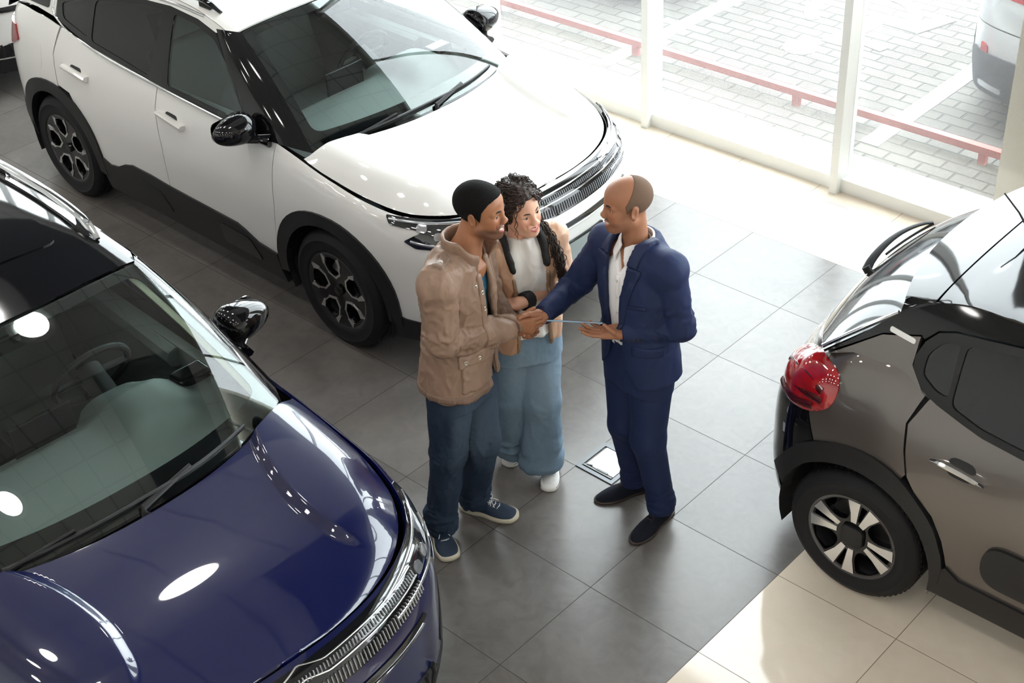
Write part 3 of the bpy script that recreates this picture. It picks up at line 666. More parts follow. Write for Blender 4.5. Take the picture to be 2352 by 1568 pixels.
    for z0, z1, st in ((.866, .884, .016), (.797, .838, .018)):
        mb = MB()
        for a in np.arange(-.65, .651, st): strip('', B.S, [(a, z0), (a+.002, (z0+z1)/2), (a+.004, z1)], .006, .007, None, off=.006, mb=mb)
        mb.build('grille_ribs', M['rib_metal'], gr)
    # bumper slot, number plate holder, lower intake
    panel('bumper_slot', rpoly([(-.62, .700), (-.60, .73), (0, .722), (.60, .73), (.62, .70), (.5, .685), (0, .682), (-.5, .685)], .01, 3), B.S, M['black_gloss'], root, .035, .008, off=.005)
    a = np.linspace(-.58, .58, 60); strip('slot_trim', B.S, np.stack([a, 0*a+.690], -1), .007, .005, M['chrome'], root, off=.006)
    panel('plate_holder', rpoly(sq(-.272, .475, .272, .61), .008, 3), B.S, M['black_gloss'], root, .06, .012, off=.014)
    pl = panel('number_plate', rpoly(sq(-.262, .485, .262, .60), .008, 3), B.S, M['plate'], root, .06, .012, off=.018)
    lg = panel('lower_grille', rpoly([(-.62, .43), (-.70, .345), (.70, .345), (.62, .43), (.45, .465), (-.45, .465)], .03, 4), B.S, M['dark'], root, .04, .01, off=.006)
    mb = MB()
    for a in np.arange(-.60, .61, .06): strip('', B.S, [(a, .35), (a+.012, .40), (a, .45)], .02, .012, None, off=.007, mb=mb)
    mb.build('grille_bars', M['cladding'], lg)
    for s in (-1, 1):
        panel('corner_vent', rpoly([(s*1.10, .42), (s*1.09, .64), (s*1.0, .68), (s*.86, .58), (s*.74, .44), (s*.80, .36)], .03, 4) if s > 0 else rpoly([(s*1.10, .42), (s*1.09, .64), (s*1.0, .68), (s*.86, .58), (s*.74, .44), (s*.80, .36)], .03, 4)[::-1], B.S, M['cladding'], root, .04, .008, off=.005) if not facelift else None
    # rear end
    ar = [(B.aX(x), z) for x, z in arch(-2.73, .36, .47, .475, 178, 0) if x < -3.15]
    for s in (-1, 1):
        P = [(s*q[0], q[1]) for q in ar[::-1]] + [(s*B.aX(-3.22), .69), (s*B.aX(-3.45), .715), (s*B.amax, .72), (s*B.amax, .3), (s*B.aX(-3.22), .3)]
        panel('rear_bumper', P if s > 0 else P[::-1], B.S, paint, root, .04, .02)
        P = [(s*B.aX(-3.45), .725), (s*B.amax, .73), (s*B.amax, 1.085), (s*B.aX(-3.5), 1.09)]
        panel('tailgate', P if s > 0 else P[::-1], B.S, paint, root, .04, .02)
        q = rpoly([(4.80, .44), (4.95, .53), (B.amax, .54), (B.amax, .24), (4.75, .24), (4.72, .38)], .03, 4)
        P = [(s*a, z) for a, z in q]; panel('rear_skirt', P if s > 0 else P[::-1], B.S, M['cladding'], root, .04, .03, off=.012)
        P = [(s*a, z) for a, z in rpoly([(5.06, .29), (5.06, .33), (5.28, .32), (5.28, .28)], .02, 4)]; panel('exhaust_trim', P if s > 0 else P[::-1], B.S, M['rib_metal'], root, .04, .01, off=.02)
        P = [(s*a, z) for a, z in rpoly([(5.05, .50), (5.05, .60), (5.12, .58), (5.12, .48)], .02, 4)]; panel('reflector', P if s > 0 else P[::-1], B.S, M['lens_red'], root, .04, .01, off=.01)
    def RS(sx, t):
        sx = np.asarray(sx, float); t = np.asarray(t, float); y = sx*.78; b = np.stack([-3.50+.16*(np.abs(sx))**3, y, 1.10+.06*np.abs(sx)**2], -1)
        q = R(-3.36+0*sx+.03*np.abs(sx), sx*.56); P = b+(q-b)*t[..., None]; P = P.copy(); P[..., 0] -= .05*4*t*(1-t); return P
    panel('rear_window', sq(-.98, .0, .98, 1), RS, M['black_gloss'], root, .1, .01, flip=-1)
    # wipers
    for pts in ([(-.70, .03), (-.35, .045), (.02, .05)], [(-.02, .05), (.30, .05), (.68, .06)]):
        P = path(pts, 16); strip('wiper', WS, P, .018, .022, M['cladding'], root, off=.006)
        mb = MB(); a = WS(np.array(pts[0][0]+(.0)), np.array(-.01)); b_ = WS(np.array(pts[1][0]), np.array(.045)); mb.tube([a+[0.0, 0, .0], a+[-.01, 0, .03], b_+[0, 0, .03]], [.02, .016, .01], 8, flat=.6); mb.build('wiper_arm', M['cladding'], root)
    # interior
    def D(X, Y):
        X = np.asarray(X, float); Y = np.asarray(Y, float)
        z = 1.035 + .0*X + .03*np.exp(-((X+.62)/.18)**2) - .5*np.clip(-.74-X, 0, 1) + .075*np.exp(-((Y-.37)/.17)**4)*smooth((-.38-X)/.16) ; return np.stack([X, Y, z-.03*np.abs(Y/.7)**4], -1)
    poly = [(-.14-.20*(abs(y)/.74)**2.3, y) for y in np.linspace(.74, -.74, 15)] + [(-.86, -.74), (-.90, -.2), (-.88, .15), (-.97, .22), (-.97, .54), (-.88, .62), (-.86, .74)]
    ds = panel('dashboard', poly, D, M['dash'], root, .03, .35, flip=-1 if False else 1)
    mb = MB()
    for y in np.arange(-.55, .56, .04): mb.box((-.28-.1*(y/.7)**2, y, 1.042), (.012, .03, .01))
    mb.build('demister_vent', M['dark'], ds)
    for s in (-1, 1):
        mb = MB(); mb.box((-.70, s*.62, 1.07), (.10, .16, .05)); mb.build('air_vent', M['black_gloss'], ds, bevel=.015)
    mb = MB(); mb.box((-.86, 0, 1.05), (.02, .28, .16)); mb.build('screen', M['black_gloss'], ds, bevel=.006)
    steering(root, -1.12, .37, 1.0)
    sm = M['seat']
    for s in (-1, 1):
        seat(root, -1.62, s*.36, sm)
        mb = MB(); mb.tube([(-.95, s*.70, 1.0), (-1.5, s*.72, 1.0), (-2.2, s*.72, 1.02)], .05, 8); mb.box((-1.6, s*.74, .75), (2.0, .05, .6)); mb.build('door_lining', M['dash'], root)
        mb = MB(); mb.tube([WS(np.array(s*.93), np.array(t))-np.array([.03, 0, .03]) for t in np.linspace(.1, .98, 8)], .022, 8); mb.build('pillar_lining', M['trim_cream'], root)
    mb = MB(); mb.box((-2.62, 0, .52), (.5, 1.25, .18)); mb.box((-2.9, 0, .88), (.16, 1.25, .62)); o = mb.build('rear_bench', sm, root, bevel=.05, seg=3)
    mb = MB(); mb.tube([WS(np.array(0.), np.array(.90))-np.array([.02, 0, .01]), WS(np.array(0.), np.array(.86))-np.array([.10, 0, .03])], .012, 8); mb.box(WS(np.array(0.), np.array(.86))-np.array([.12, 0, .035]), (.03, .24, .07)); mb.build('rear_view_mirror', M['black_gloss'], root, bevel=.008)
    # wheels
    for xw in (0, -2.73):
        for s in (-1, 1): wheel(root, xw, s*.80, s, .358, .235, .225, 'star')
    return root
suv('white_car', (-2.29, 1.49, 0), math.radians(-.8), M['paint_white'], M['paint_white'], True, 'white car with black side cladding and alloy wheels parked behind the couple')
suv('blue_car', (-0.7565, -1.5896, 0), math.radians(-3), M['paint_blue'], M['black_gloss'], False, 'dark blue car with a black roof, only its front and windscreen in the left foreground')
# ---------------------------------------------------------------- small grey hatchback
def hatch(name, loc, rz, paint, label):
    B = C3; root = tag(empty(name, loc, rz), label, 'car')
    WX = (0, -2.54); WZ = .325
    Aa = np.linspace(-B.amax, B.amax, 261); Zz = np.linspace(0, 1, 21); AA, ZZ = np.meshgrid(Aa, Zz); zt = B.top(AA); ZZ = .21 + (zt-.03-.21)*ZZ
    V = B.S(AA, ZZ).reshape(-1, 3); nx = np.interp(AA, B.A, B.N[:, 0]).ravel(); ny = np.interp(AA, B.A, B.N[:, 1]).ravel(); V[:, 0] -= nx*.028; V[:, 1] -= ny*.028
    n = len(Aa); F = []
    for j in range(len(Zz)-1):
        for i in range(n-1):
            q = [j*n+i, j*n+i+1, (j+1)*n+i+1, (j+1)*n+i]; c = V[q].mean(0)
            if any((c[0]-xw)**2 + (c[2]-WZ)**2 < .385**2 for xw in WX) and abs(c[1]) > .55: continue
            F.append(q)
    mb = MB(); mb.add(V, F); mb.box((-1.2, 0, .24), (3.8, 1.1, .06))
    for xw in WX:
        for s in (-1, 1):
            P = [(xw+.385*math.cos(t), WZ+.385*math.sin(t)) for t in np.linspace(-.35, math.pi+.35, 24)]
            V = [(x, s*.56, z) for x, z in P]+[(x, s*.84, z) for x, z in P]; k = len(P); mb.add(V, [(i, i+1, k+i+1, k+i) for i in range(k-1)] + [tuple(range(k))])
    mb.box((-1.27, 0, .33), (1.75, 1.6, .12)); mb.build('body_shell', M['dark'], root)
    zr = spl([-2.84, -2.70, -2.57, -2.4, -2.07, -1.5, -1.0, -.75, -.5], [1.10, 1.225, 1.355, 1.455, 1.49, 1.50, 1.46, 1.41, 1.34])
    zc = spl([-2.7, -2.43, -2.1, -1.6, -1.2, -.9, -.75], [1.41, 1.475, 1.50, 1.515, 1.50, 1.455, 1.42])
    def R(X, Y):
        X = np.asarray(X, float); Y = np.asarray(Y, float); z0 = np.where(X < -2.4, np.interp(X, [-2.7, -2.4], [1.385, 1.455]), zr(X)); z0 = z0 - .012; yo = glass_y3(np.maximum(X, -2.6), z0)
        return np.stack([X, Y, z0 + (zc(X)-z0)*np.maximum(1-np.clip(np.abs(Y)/yo, 0, 1)**2.4, 0)**.75 + .012], -1)
    yo = lambda x: float(glass_y3(max(x, -2.6), float(zr(max(x, -2.4)))-.012))-.002
    ed = [(x, yo(x)) for x in np.linspace(-.86, -2.425, 24)]
    fr = [(float(-.80-.06*(abs(y)/.6)**2), float(y)) for y in np.linspace(-.60, .60, 15)]
    panel('roof', fr + ed + [(-2.428, y) for y in np.linspace(.5, -.5, 9)] + [(x, -y) for x, y in ed[::-1]], R, M['black_gloss'], root, .05, .012)
    for s in (-1, 1):
        V = []
        for x in np.linspace(-2.40, -2.556, 9):
            p0 = R(np.array(x), np.array(s*(yo(x)))); zz = float(zr(x)); p1 = np.array([x, s*float(glass_y3(x, zz)), zz]); V += [p0, (p0+p1)/2+np.array([0, s*.004, .004]), p1]
        F = [(3*i+j, 3*i+j+1, 3*i+j+4, 3*i+j+3) for i in range(8) for j in range(2)]; mesh('spoiler_side', V, F if s > 0 else [f[::-1] for f in F], M['black_gloss'], root)
    re = [(float(-2.665+.11*(abs(y)/.62)**2.2), float(y)) for y in np.linspace(.615, -.615, 17)]
    ws = [(x, yo(x)) for x in np.linspace(-2.436, -2.54, 4)]
    panel('spoiler', [(x, -y) for x, y in ws[::-1]] + ws + re, R, M['black_gloss'], root, .04, .05)
    def HS(sx, t):
        sx = np.asarray(sx, float); t = np.asarray(t, float)
        b = np.stack([-3.045+.20*np.abs(sx)**2.6, 0.728*sx, 1.03+.07*np.abs(sx)**2.2], -1); q = np.stack([-2.655+.10*np.abs(sx)**2.2, 0.640*sx, 1.405-.055*np.abs(sx)**2], -1)
        P = b+(q-b)*t[..., None]; P = P.copy(); P[..., 0] -= .05*4*t*(1-t)*(1-sx**2); P[..., 2] += .02*4*t*(1-t)*(1-sx**2); return P
    sq = lambda a, b, c, d: [(a, b), (c, b), (c, d), (a, d)]
    panel('rear_window', rpoly(sq(-.995, .02, .995, .985), .02, 3), HS, M['black_gloss'], root, .06, .012, flip=-1)
    for s in (-1, 1): strip('window_edge', HS, [(s*.955, t) for t in np.linspace(.03, .97, 20)], .020, .008, M['chrome'] , root, off=.002, flip=-1)
    # deck between bumper top and hatch glass
    V = []; m = 41
    for k in np.linspace(-1, 1, m):
        a0 = B.amax-abs(k)*(B.amax-B.aX(-2.84)); a0 = a0*(1 if k > 0 else -1)
        p = B.S(np.array(a0), np.array(float(B.top(a0))-.002)); q = HS(np.array(k*.985), np.array(.02)); mid = (p+q)/2+np.array([-.006, 0, .014])
        V += [p, mid, q]
    F = [(3*i+j, 3*i+j+1, 3*i+j+4, 3*i+j+3) for i in range(m-1) for j in range(2) if not (abs(i-(m-1)/2) < .6)]
    F = [(3*i+j, 3*i+j+1, 3*i+j+4, 3*i+j+3) for i in range(m-1) for j in range(2)]
    mesh('tailgate_lip', V, F, paint, root)
    for s in (-1, 1):
        gs = lambda X, z, s=s: np.stack([X, s*glass_y3(X, z), z], -1); fs = sideS(B, s); f2 = lambda a, z, s=s: B.S(s*a, z)
        zt = lambda X: float(B.top(B.aX(X)))-.001
        trim = [(-2.43, 1.21), (-2.435, 1.25), (-2.415, 1.31), (-2.375, 1.355), (-2.31, 1.378), (-2.05, 1.41), (-1.5, 1.425), (-1.05, 1.39), (-.80, 1.30), (-.45, 1.05), (-1.2, 1.03), (-1.9, 1.045), (-2.08, 1.06), (-2.17, 1.08), (-2.29, 1.11), (-2.37, 1.14)]
        q1 = rpoly([(-2.385, 1.195), (-2.39, 1.27), (-2.35, 1.325), (-2.30, 1.345), (-2.275, 1.34), (-2.255, 1.15), (-2.31, 1.155)], .02, 3)
        q2 = rpoly([(-2.235, 1.125), (-2.25, 1.352), (-2.05, 1.382), (-1.50, 1.395), (-1.50, 1.065), (-1.9, 1.075), (-2.1, 1.09)], .03, 4)
        q3 = rpoly([(-1.40, 1.065), (-1.40, 1.39), (-1.08, 1.36), (-.86, 1.27), (-.62, 1.07)], .03, 4)
        f = panel('window_frame', trim, gs, M['cladding'], root, .05, .02, off=.004, holes=[q1, q2, q3], flip=-s)
        for q in (q1, q2): panel('side_window', q, gs, M['dark_glass'], f, .06, .004, off=-.004, flip=-s)
        panel('side_window', q3, gs, M['side_glass'], f, .06, .004, off=-.004, flip=-s)
        up = [(x, float(zr(x))) for x in np.linspace(-.80, -2.83, 40)]
        # upper band and rear pillar: black above, body colour below
        panel('roof_side', up + [(-2.80, 1.125), (-2.60, 1.275), (-2.44, 1.325), (-2.425, 1.315), (-2.38, 1.362), (-2.31, 1.385), (-2.05, 1.417), (-1.5, 1.432), (-1.05, 1.397), (-.80, 1.33)], gs, M['black_gloss'], root, .04, .02, flip=-s)
        panel('rear_pillar', [(-2.835, 1.095), (-2.795, 1.118), (-2.60, 1.268), (-2.442, 1.318), (-2.437, 1.21), (-2.36, 1.128), (-2.33, 1.118), (-2.5, zt(-2.5)-.002), (-2.7, zt(-2.7)-.002)], gs, paint, root, .04, .02, flip=-s)
        panel('pillar_accent', rpoly([(-2.575, 1.312), (-2.575, 1.292), (-2.455, 1.283), (-2.455, 1.303)], .009, 5), gs, M['accent'], root, .03, .003, off=.003, flip=-s)
        Ao = [(-2.99, .46), (-2.93, .56), (-2.85, .67), (-2.74, .755), (-2.61, .80), (-2.48, .808), (-2.37, .775), (-2.27, .70), (-2.18, .60), (-2.125, .47)]; Ao = [tuple(q) for q in path(Ao, 26)]
        A0 = [(x+2.54, z) for x, z in Ao]
        # rear quarter
        zs = [(x, zt(x)) for x in np.linspace(-2.84, -2.345, 12)]
        panel('rear_quarter', zs + [(-2.385, 1.0), (-2.365, .89), (-2.335, .79)] + [q for q in Ao if -2.74 <= q[0] < -2.345][::-1] + [(-2.77, .74), (-2.835, .87)], fs, paint, root, .03, .014, flip=-s)
        P = [(s*B.aX(x), z) for x, z in [(-2.842, .868), (-2.778, .74)] + [q for q in Ao if q[0] < -2.775][::-1]] + [(s*4.35, .30), (s*4.5, .24), (s*B.amax, .24), (s*B.amax, .80), (s*4.7, .80)]
        panel('rear_bumper', P if s < 0 else P[::-1], B.S, M['black_gloss'], root, .03, .02, flip=1) if False else panel('rear_bumper', P, B.S, M['black_gloss'], root, .03, .02, flip=1)
        P = [(s*B.aX(-2.842), .872), (s*4.7, .806), (s*B.amax, .806), (s*B.amax, float(B.top(B.amax))-.002), (s*4.75, float(B.top(4.75))-.002), (s*4.5, float(B.top(4.5))-.002), (s*B.aX(-2.845), zt(-2.845))]
        panel('tailgate', P, B.S, paint, root, .03, .02, flip=1)
        dr = panel('rear_door', [(-2.325, 1.115), (-2.375, 1.0), (-2.355, .89), (-2.325, .78), (-2.285, .725), (-2.195, .645), (-2.137, .54), (-2.115, .47), (-2.09, .36), (-1.30, .36), (-1.28, .7), (-1.32, zt(-1.32))] + [(x, zt(x)) for x in np.linspace(-1.45, -2.25, 8)], fs, paint, root, .035, .014, flip=-s)
        df = panel('front_door', [(-1.293, .36), (-.38, .36), (-.36, .7), (-.38, .95), (-.42, zt(-.42))] + [(x, zt(x)) for x in np.linspace(-.6, -1.31, 8)] + [(-1.272, .7)], fs, paint, root, .035, .014, flip=-s)
        panel('fender', [(-.374, .36), (-.35, .7), (-.372, .95), (-.41, zt(-.41))] + [(x, zt(x)) for x in np.linspace(-.3, .3, 8)] + [(.3, .70)] + [q for q in A0 if q[0] < .28][::-1][::-1], fs, paint, root, .035, .014, flip=-s)
        for dd, x0, zz in ((dr, -2.24, .912), (df, -1.22, .90)):
            strip('door_handle', fs, path([(x0, zz), (x0+.06, zz-.003), (x0+.12, zz-.008), (x0+.18, zz-.014), (x0+.235, zz-.02)], 14), [.014, .022, .027, .03, .032, .033, .033, .033, .032, .031, .03, .026, .02, .012], .04, M['chrome'], dd, off=.002, flip=-s)
            panel('handle_cup', rpoly([(x0+.06, zz-.045), (x0+.06, zz+.035), (x0+.18, zz+.03), (x0+.18, zz-.05)], .04, 5), fs, M['cladding'], dd, .03, .002, off=.0012, flip=-s)
        panel('side_bump', rpoly([(-1.96, .44), (-1.96, .645), (-.62, .66), (-.62, .44)], .10, 8), fs, M['cladding'], root, .04, .02, off=.016, flip=-s)
        c = panel('sill_cladding', [(-2.10, .42), (-2.04, .375), (-1.8, .375), (-.5, .375), (-.44, .44), (-.36, .22), (-2.18, .22), (-2.16, .36)], fs, M['cladding'], root, .04, .03, off=.012, flip=-s)
        for xc in WX:
            ao = [(x+2.54+xc, z) for x, z in Ao]; ai = [(-2.99+2.54+xc, .44)][:0] + arch(xc, WZ, .372, .382, 172, -10, p=2.0)
            panel('wheel_arch_trim', ao + [(-2.115+2.54+xc, .40), (-2.13+2.54+xc, .30)] + ai[::-1], fs, M['cladding'], root, .03, .04, off=.014, flip=-s)
        tp_ = [(4.33, 1.072), (4.20, 1.072), (4.115, 1.06), (4.085, 1.0), (4.10, .93), (4.17, .872), (4.30, .835), (4.44, .84), (4.54, .89), (4.58, .96), (4.48, 1.03)]
        tp_ = [tuple(q) for q in path(tp_+tp_[:1], 40)[:-1]]
        dome = lambda P: .035*np.clip(edge_dist(P*[s, 1], tp_)/.09, 0, 1)**.6
        tl = panel('tail_light', tp_, f2, M['lens_red'], root, .018, .03, off=.006, flip=s, hfn=lambda P: .035*np.clip(edge_dist(P, tp_)/.09, 0, 1)**.6)
        for pp, mm in (([(4.14, .975), (4.26, .985), (4.40, .965), (4.48, .94)], 'lens_dark_red'), ([(4.17, .90), (4.28, .875), (4.42, .875)], 'lens_dark_red'), ([(4.13, .94), (4.25, .93), (4.36, .925)], 'lens_dark_red')):
            strip('lamp_band', f2, path(pp, 16), .030, .006, M[mm], tl, off=.034, flip=s)
        wheel(root, 0, s*.765, s, .322, .212, .20, 'blade'); wheel(root, -2.54, s*.765, s, .322, .212, .20, 'blade')
        mo = MB(); mo.box((-.62, s*.98, 1.08), (.11, .2, .13)); mo.tube([(-.5, s*.82, 1.03), (-.58, s*.92, 1.03)], .03, 8); mo.build('side_mirror', M['black_gloss'], root, bevel=.04, seg=3)
    # front end and hood (out of the picture, kept simple in line with the rest)
    ar = lambda s: [(s*B.aX(x), z) for x, z in arch(0, .33, .45, .47, 178, 0) if x > .30]
    panel('front_bumper', [(-B.aX(.31), .70), (-B.aX(.31), zt(.31))] + [(a, float(B.top(a))-.001) for a in np.linspace(-1.0, 1.0, 20)] + [(B.aX(.31), zt(.31)), (B.aX(.31), .70)] + ar(1) + [(.9, .3), (-.9, .3)] + ar(-1)[::-1], B.S, paint, root, .04, .02)
    V = []; F = []; xs_ = np.linspace(-.42, .66, 16); ys_ = np.linspace(-1, 1, 15)
    for x in xs_:
        yw = .775*(1-np.clip((x-.2)/.62, 0, 1)**3); 
        for y in ys_: V.append((x, y*yw, .89+(.66-x)*.12+.05*(1-abs(y)**2.5)))
    F = [(i*15+j, (i+1)*15+j, (i+1)*15+j+1, i*15+j+1) for i in range(15) for j in range(14)]; mesh('hood', V, F, paint, root)
    def WS(sx, t):
        sx = np.asarray(sx, float); b = np.stack([-.30-.16*np.abs(sx)**2.3, .73*sx, 1.04+0*sx], -1); X = -.80-.06*np.abs(sx)**2; q = R(X, sx*.60); P = b+(q-b)*np.asarray(t, float)[..., None]; P[..., 2] += .03*4*t*(1-t); return P
    panel('windscreen', sq(-.98, .01, .98, .985), WS, M['wind_glass'], root, .1, .005)
    # rear wiper, aerial
    P = path([(-.20, .26), (.05, .36), (.36, .50)], 14); Q = HS(P[:, 0], P[:, 1]); N = np.array([-.62, 0, .78])
    mb = MB(); k = np.linspace(0, 1, 14); Q2 = Q + N*(.018+.035*np.sin(k*math.pi)**.7)[:, None]; mb.tube(Q2, list(.022-.014*k), 8, flat=.6); mb.tube([Q[0], Q[0]+N*.03], .02, 10)
    w = mb.build('rear_wiper', M['cladding'], root); mb = MB(); mb.tube([Q[k_]+N*.012 for k_ in range(4, 14)], .006, 6); mb.build('wiper_blade', M['dark'], w)
    mb = MB(); mb.tube([(-2.30, -.02, 1.49), (-2.33, -.02, 1.515)], [.03, .012], 12); mb.tube([(-2.33, -.02, 1.515), (-2.4, -.02, 1.60), (-2.475, -.02, 1.665)], [.006, .004, .0035], 8); mb.build('aerial', M['cladding'], root)
    seat(root, -1.5, -.34, M['seat']); seat(root, -1.5, .34, M['seat'])
    mb = MB(); mb.box((-2.3, 0, .52), (.45, 1.2, .18)); mb.box((-2.52, 0, .83), (.14, 1.2, .5)); mb.build('rear_bench', M['seat'], root, bevel=.05)
    mb = MB(); mb.box((-.72, 0, .90), (.35, 1.35, .2)); mb.build('dashboard', M['dash'], root, bevel=.04)
    return root
M['accent'] = mat('white_accent', (.75, .75, .74), .3)
hatch('grey_car', (3.42, 1.57, 0), 0, M['paint_grey'], 'brown-grey hatchback with a red tail light and black roof, right foreground')
# ---------------------------------------------------------------- yard: more cars, rail, painted lines
def recolour(root, swap):
    for o in [root]+list(root.children_recursive):
        if o.type != 'MESH': continue
        for i, sl in enumerate(o.material_slots):
            if sl.material and sl.material in swap:
                nm_ = swap[sl.material]; sl.link = 'OBJECT'; sl.material = nm_
src = bpy.data.objects['white_car']
M['paint_dark'] = mat('charcoal_paint', (.035, .037, .04), .3, coat=1); M['clad_out'] = mat('dusty_cladding', (.045, .048, .055), .7, noise=(80, .3, 3)); M['paint_silver'] = mat('silver_paint', (.36, .37, .38), .35, .1, coat=1)
for nm, loc, rz, sw, lab in (('silver_car', (-.17, 8.62, 0), 90, {M['paint_white']: M['paint_silver'], M['cladding']: M['clad_out']}, 'silver car seen from behind in the yard outside, beside the beige column'),
                             ('charcoal_car', (-4.62, 8.95, 0), 90, {M['paint_white']: M['paint_dark']}, 'dark car outside the glass behind the white car, only its bumper showing'),
                             ('parked_car', (-7.55, 1.75, 0), 0, {M['paint_white']: M['paint_silver'] if False else M['paint_white']}, 'car in the top left corner behind the tail light of the white car')):
    c = copy_tree(src); c.name = nm; c.location = loc; c.rotation_euler = (0, 0, math.radians(rz)); c['label'] = lab; recolour(c, sw)
MR = mat('pale_red_paint', (.46, .15, .135), .6, noise=(20, .2, 3))  # red lightened towards pink, its overexposed look put into the colour
ZY = -.01
b = MB(); b.box((-3.5, 4.66, .095), (6.3, .055, .05))
t = tag(empty('parking_rail', (-3.5, 4.66, ZY)), 'low pale red metal rail on short posts across the paved yard', 'rail')
o = b.build('rail_bar', MR, t, smooth_=False); o.location = (3.5, -4.66, -ZY)
for x in (-6.4, -4.93, -3.45, -1.98, -.53):
    b = MB(); b.box((x, 4.66, .03), (.05, .05, .09)); o = b.build('post', MR, t, smooth_=False); o.location = (3.5, -4.66, -ZY)
MP = mat('road_paint', (.36, .36, .355), .8, noise=(14, .12, 6))
def flat(name, poly, label, group=None):
    b = MB(); b.prism(poly, ZY, ZY+.004); o = b.build(name, MP, smooth_=False); return tag(o, label, 'road marking', group)
flat('painted_line', [(-3.62, 4.35), (-3.48, 4.35), (-3.30, 8.5), (-3.44, 8.5)], 'white painted line on the pavers beside the dark car')
flat('painted_line', [(-1.33, 4.45), (-1.19, 4.45), (-1.19, 8.5), (-1.33, 8.5)], 'white painted line on the pavers beside the silver car')
sym = MB()
def ring(c, r0_, r1_, a0, a1, n=28):
    P = [(c[0]+r1_*math.cos(math.radians(a)), c[1]+r1_*math.sin(math.radians(a))) for a in np.linspace(a0, a1, n)] + [(c[0]+r0_*math.cos(math.radians(a)), c[1]+r0_*math.sin(math.radians(a))) for a in np.linspace(a1, a0, n)]
    V = [(x, y, ZY+.004) for x, y in P]; k = len(P)
    sym.add(V, [(i, i+1, k-2-i, k-1-i) for i in range(n-1)])
ring((-2.48, 6.38), .36, .47, -10, 235); sym.prism([(-2.51+.14*math.cos(t), 5.52+.14*math.sin(t)) for t in np.linspace(0, 2*math.pi, 25)[:-1]], ZY, ZY+.004)
sym.prism([(-2.45, 5.72), (-2.27, 5.72), (-2.22, 6.42), (-2.40, 6.42)], ZY, ZY+.006); sym.prism([(-2.30, 5.86), (-1.98, 5.80), (-1.96, 5.90), (-2.28, 5.98)], ZY, ZY+.008)
sym.prism([(-2.36, 6.28), (-1.92, 6.26), (-1.80, 6.66), (-1.93, 6.70), (-2.02, 6.42), (-2.34, 6.44)], ZY, ZY+.010)
tag(sym.build('painted_symbol', MP, smooth_=False), 'white wheelchair symbol painted on the pavers outside the glass', 'road marking')
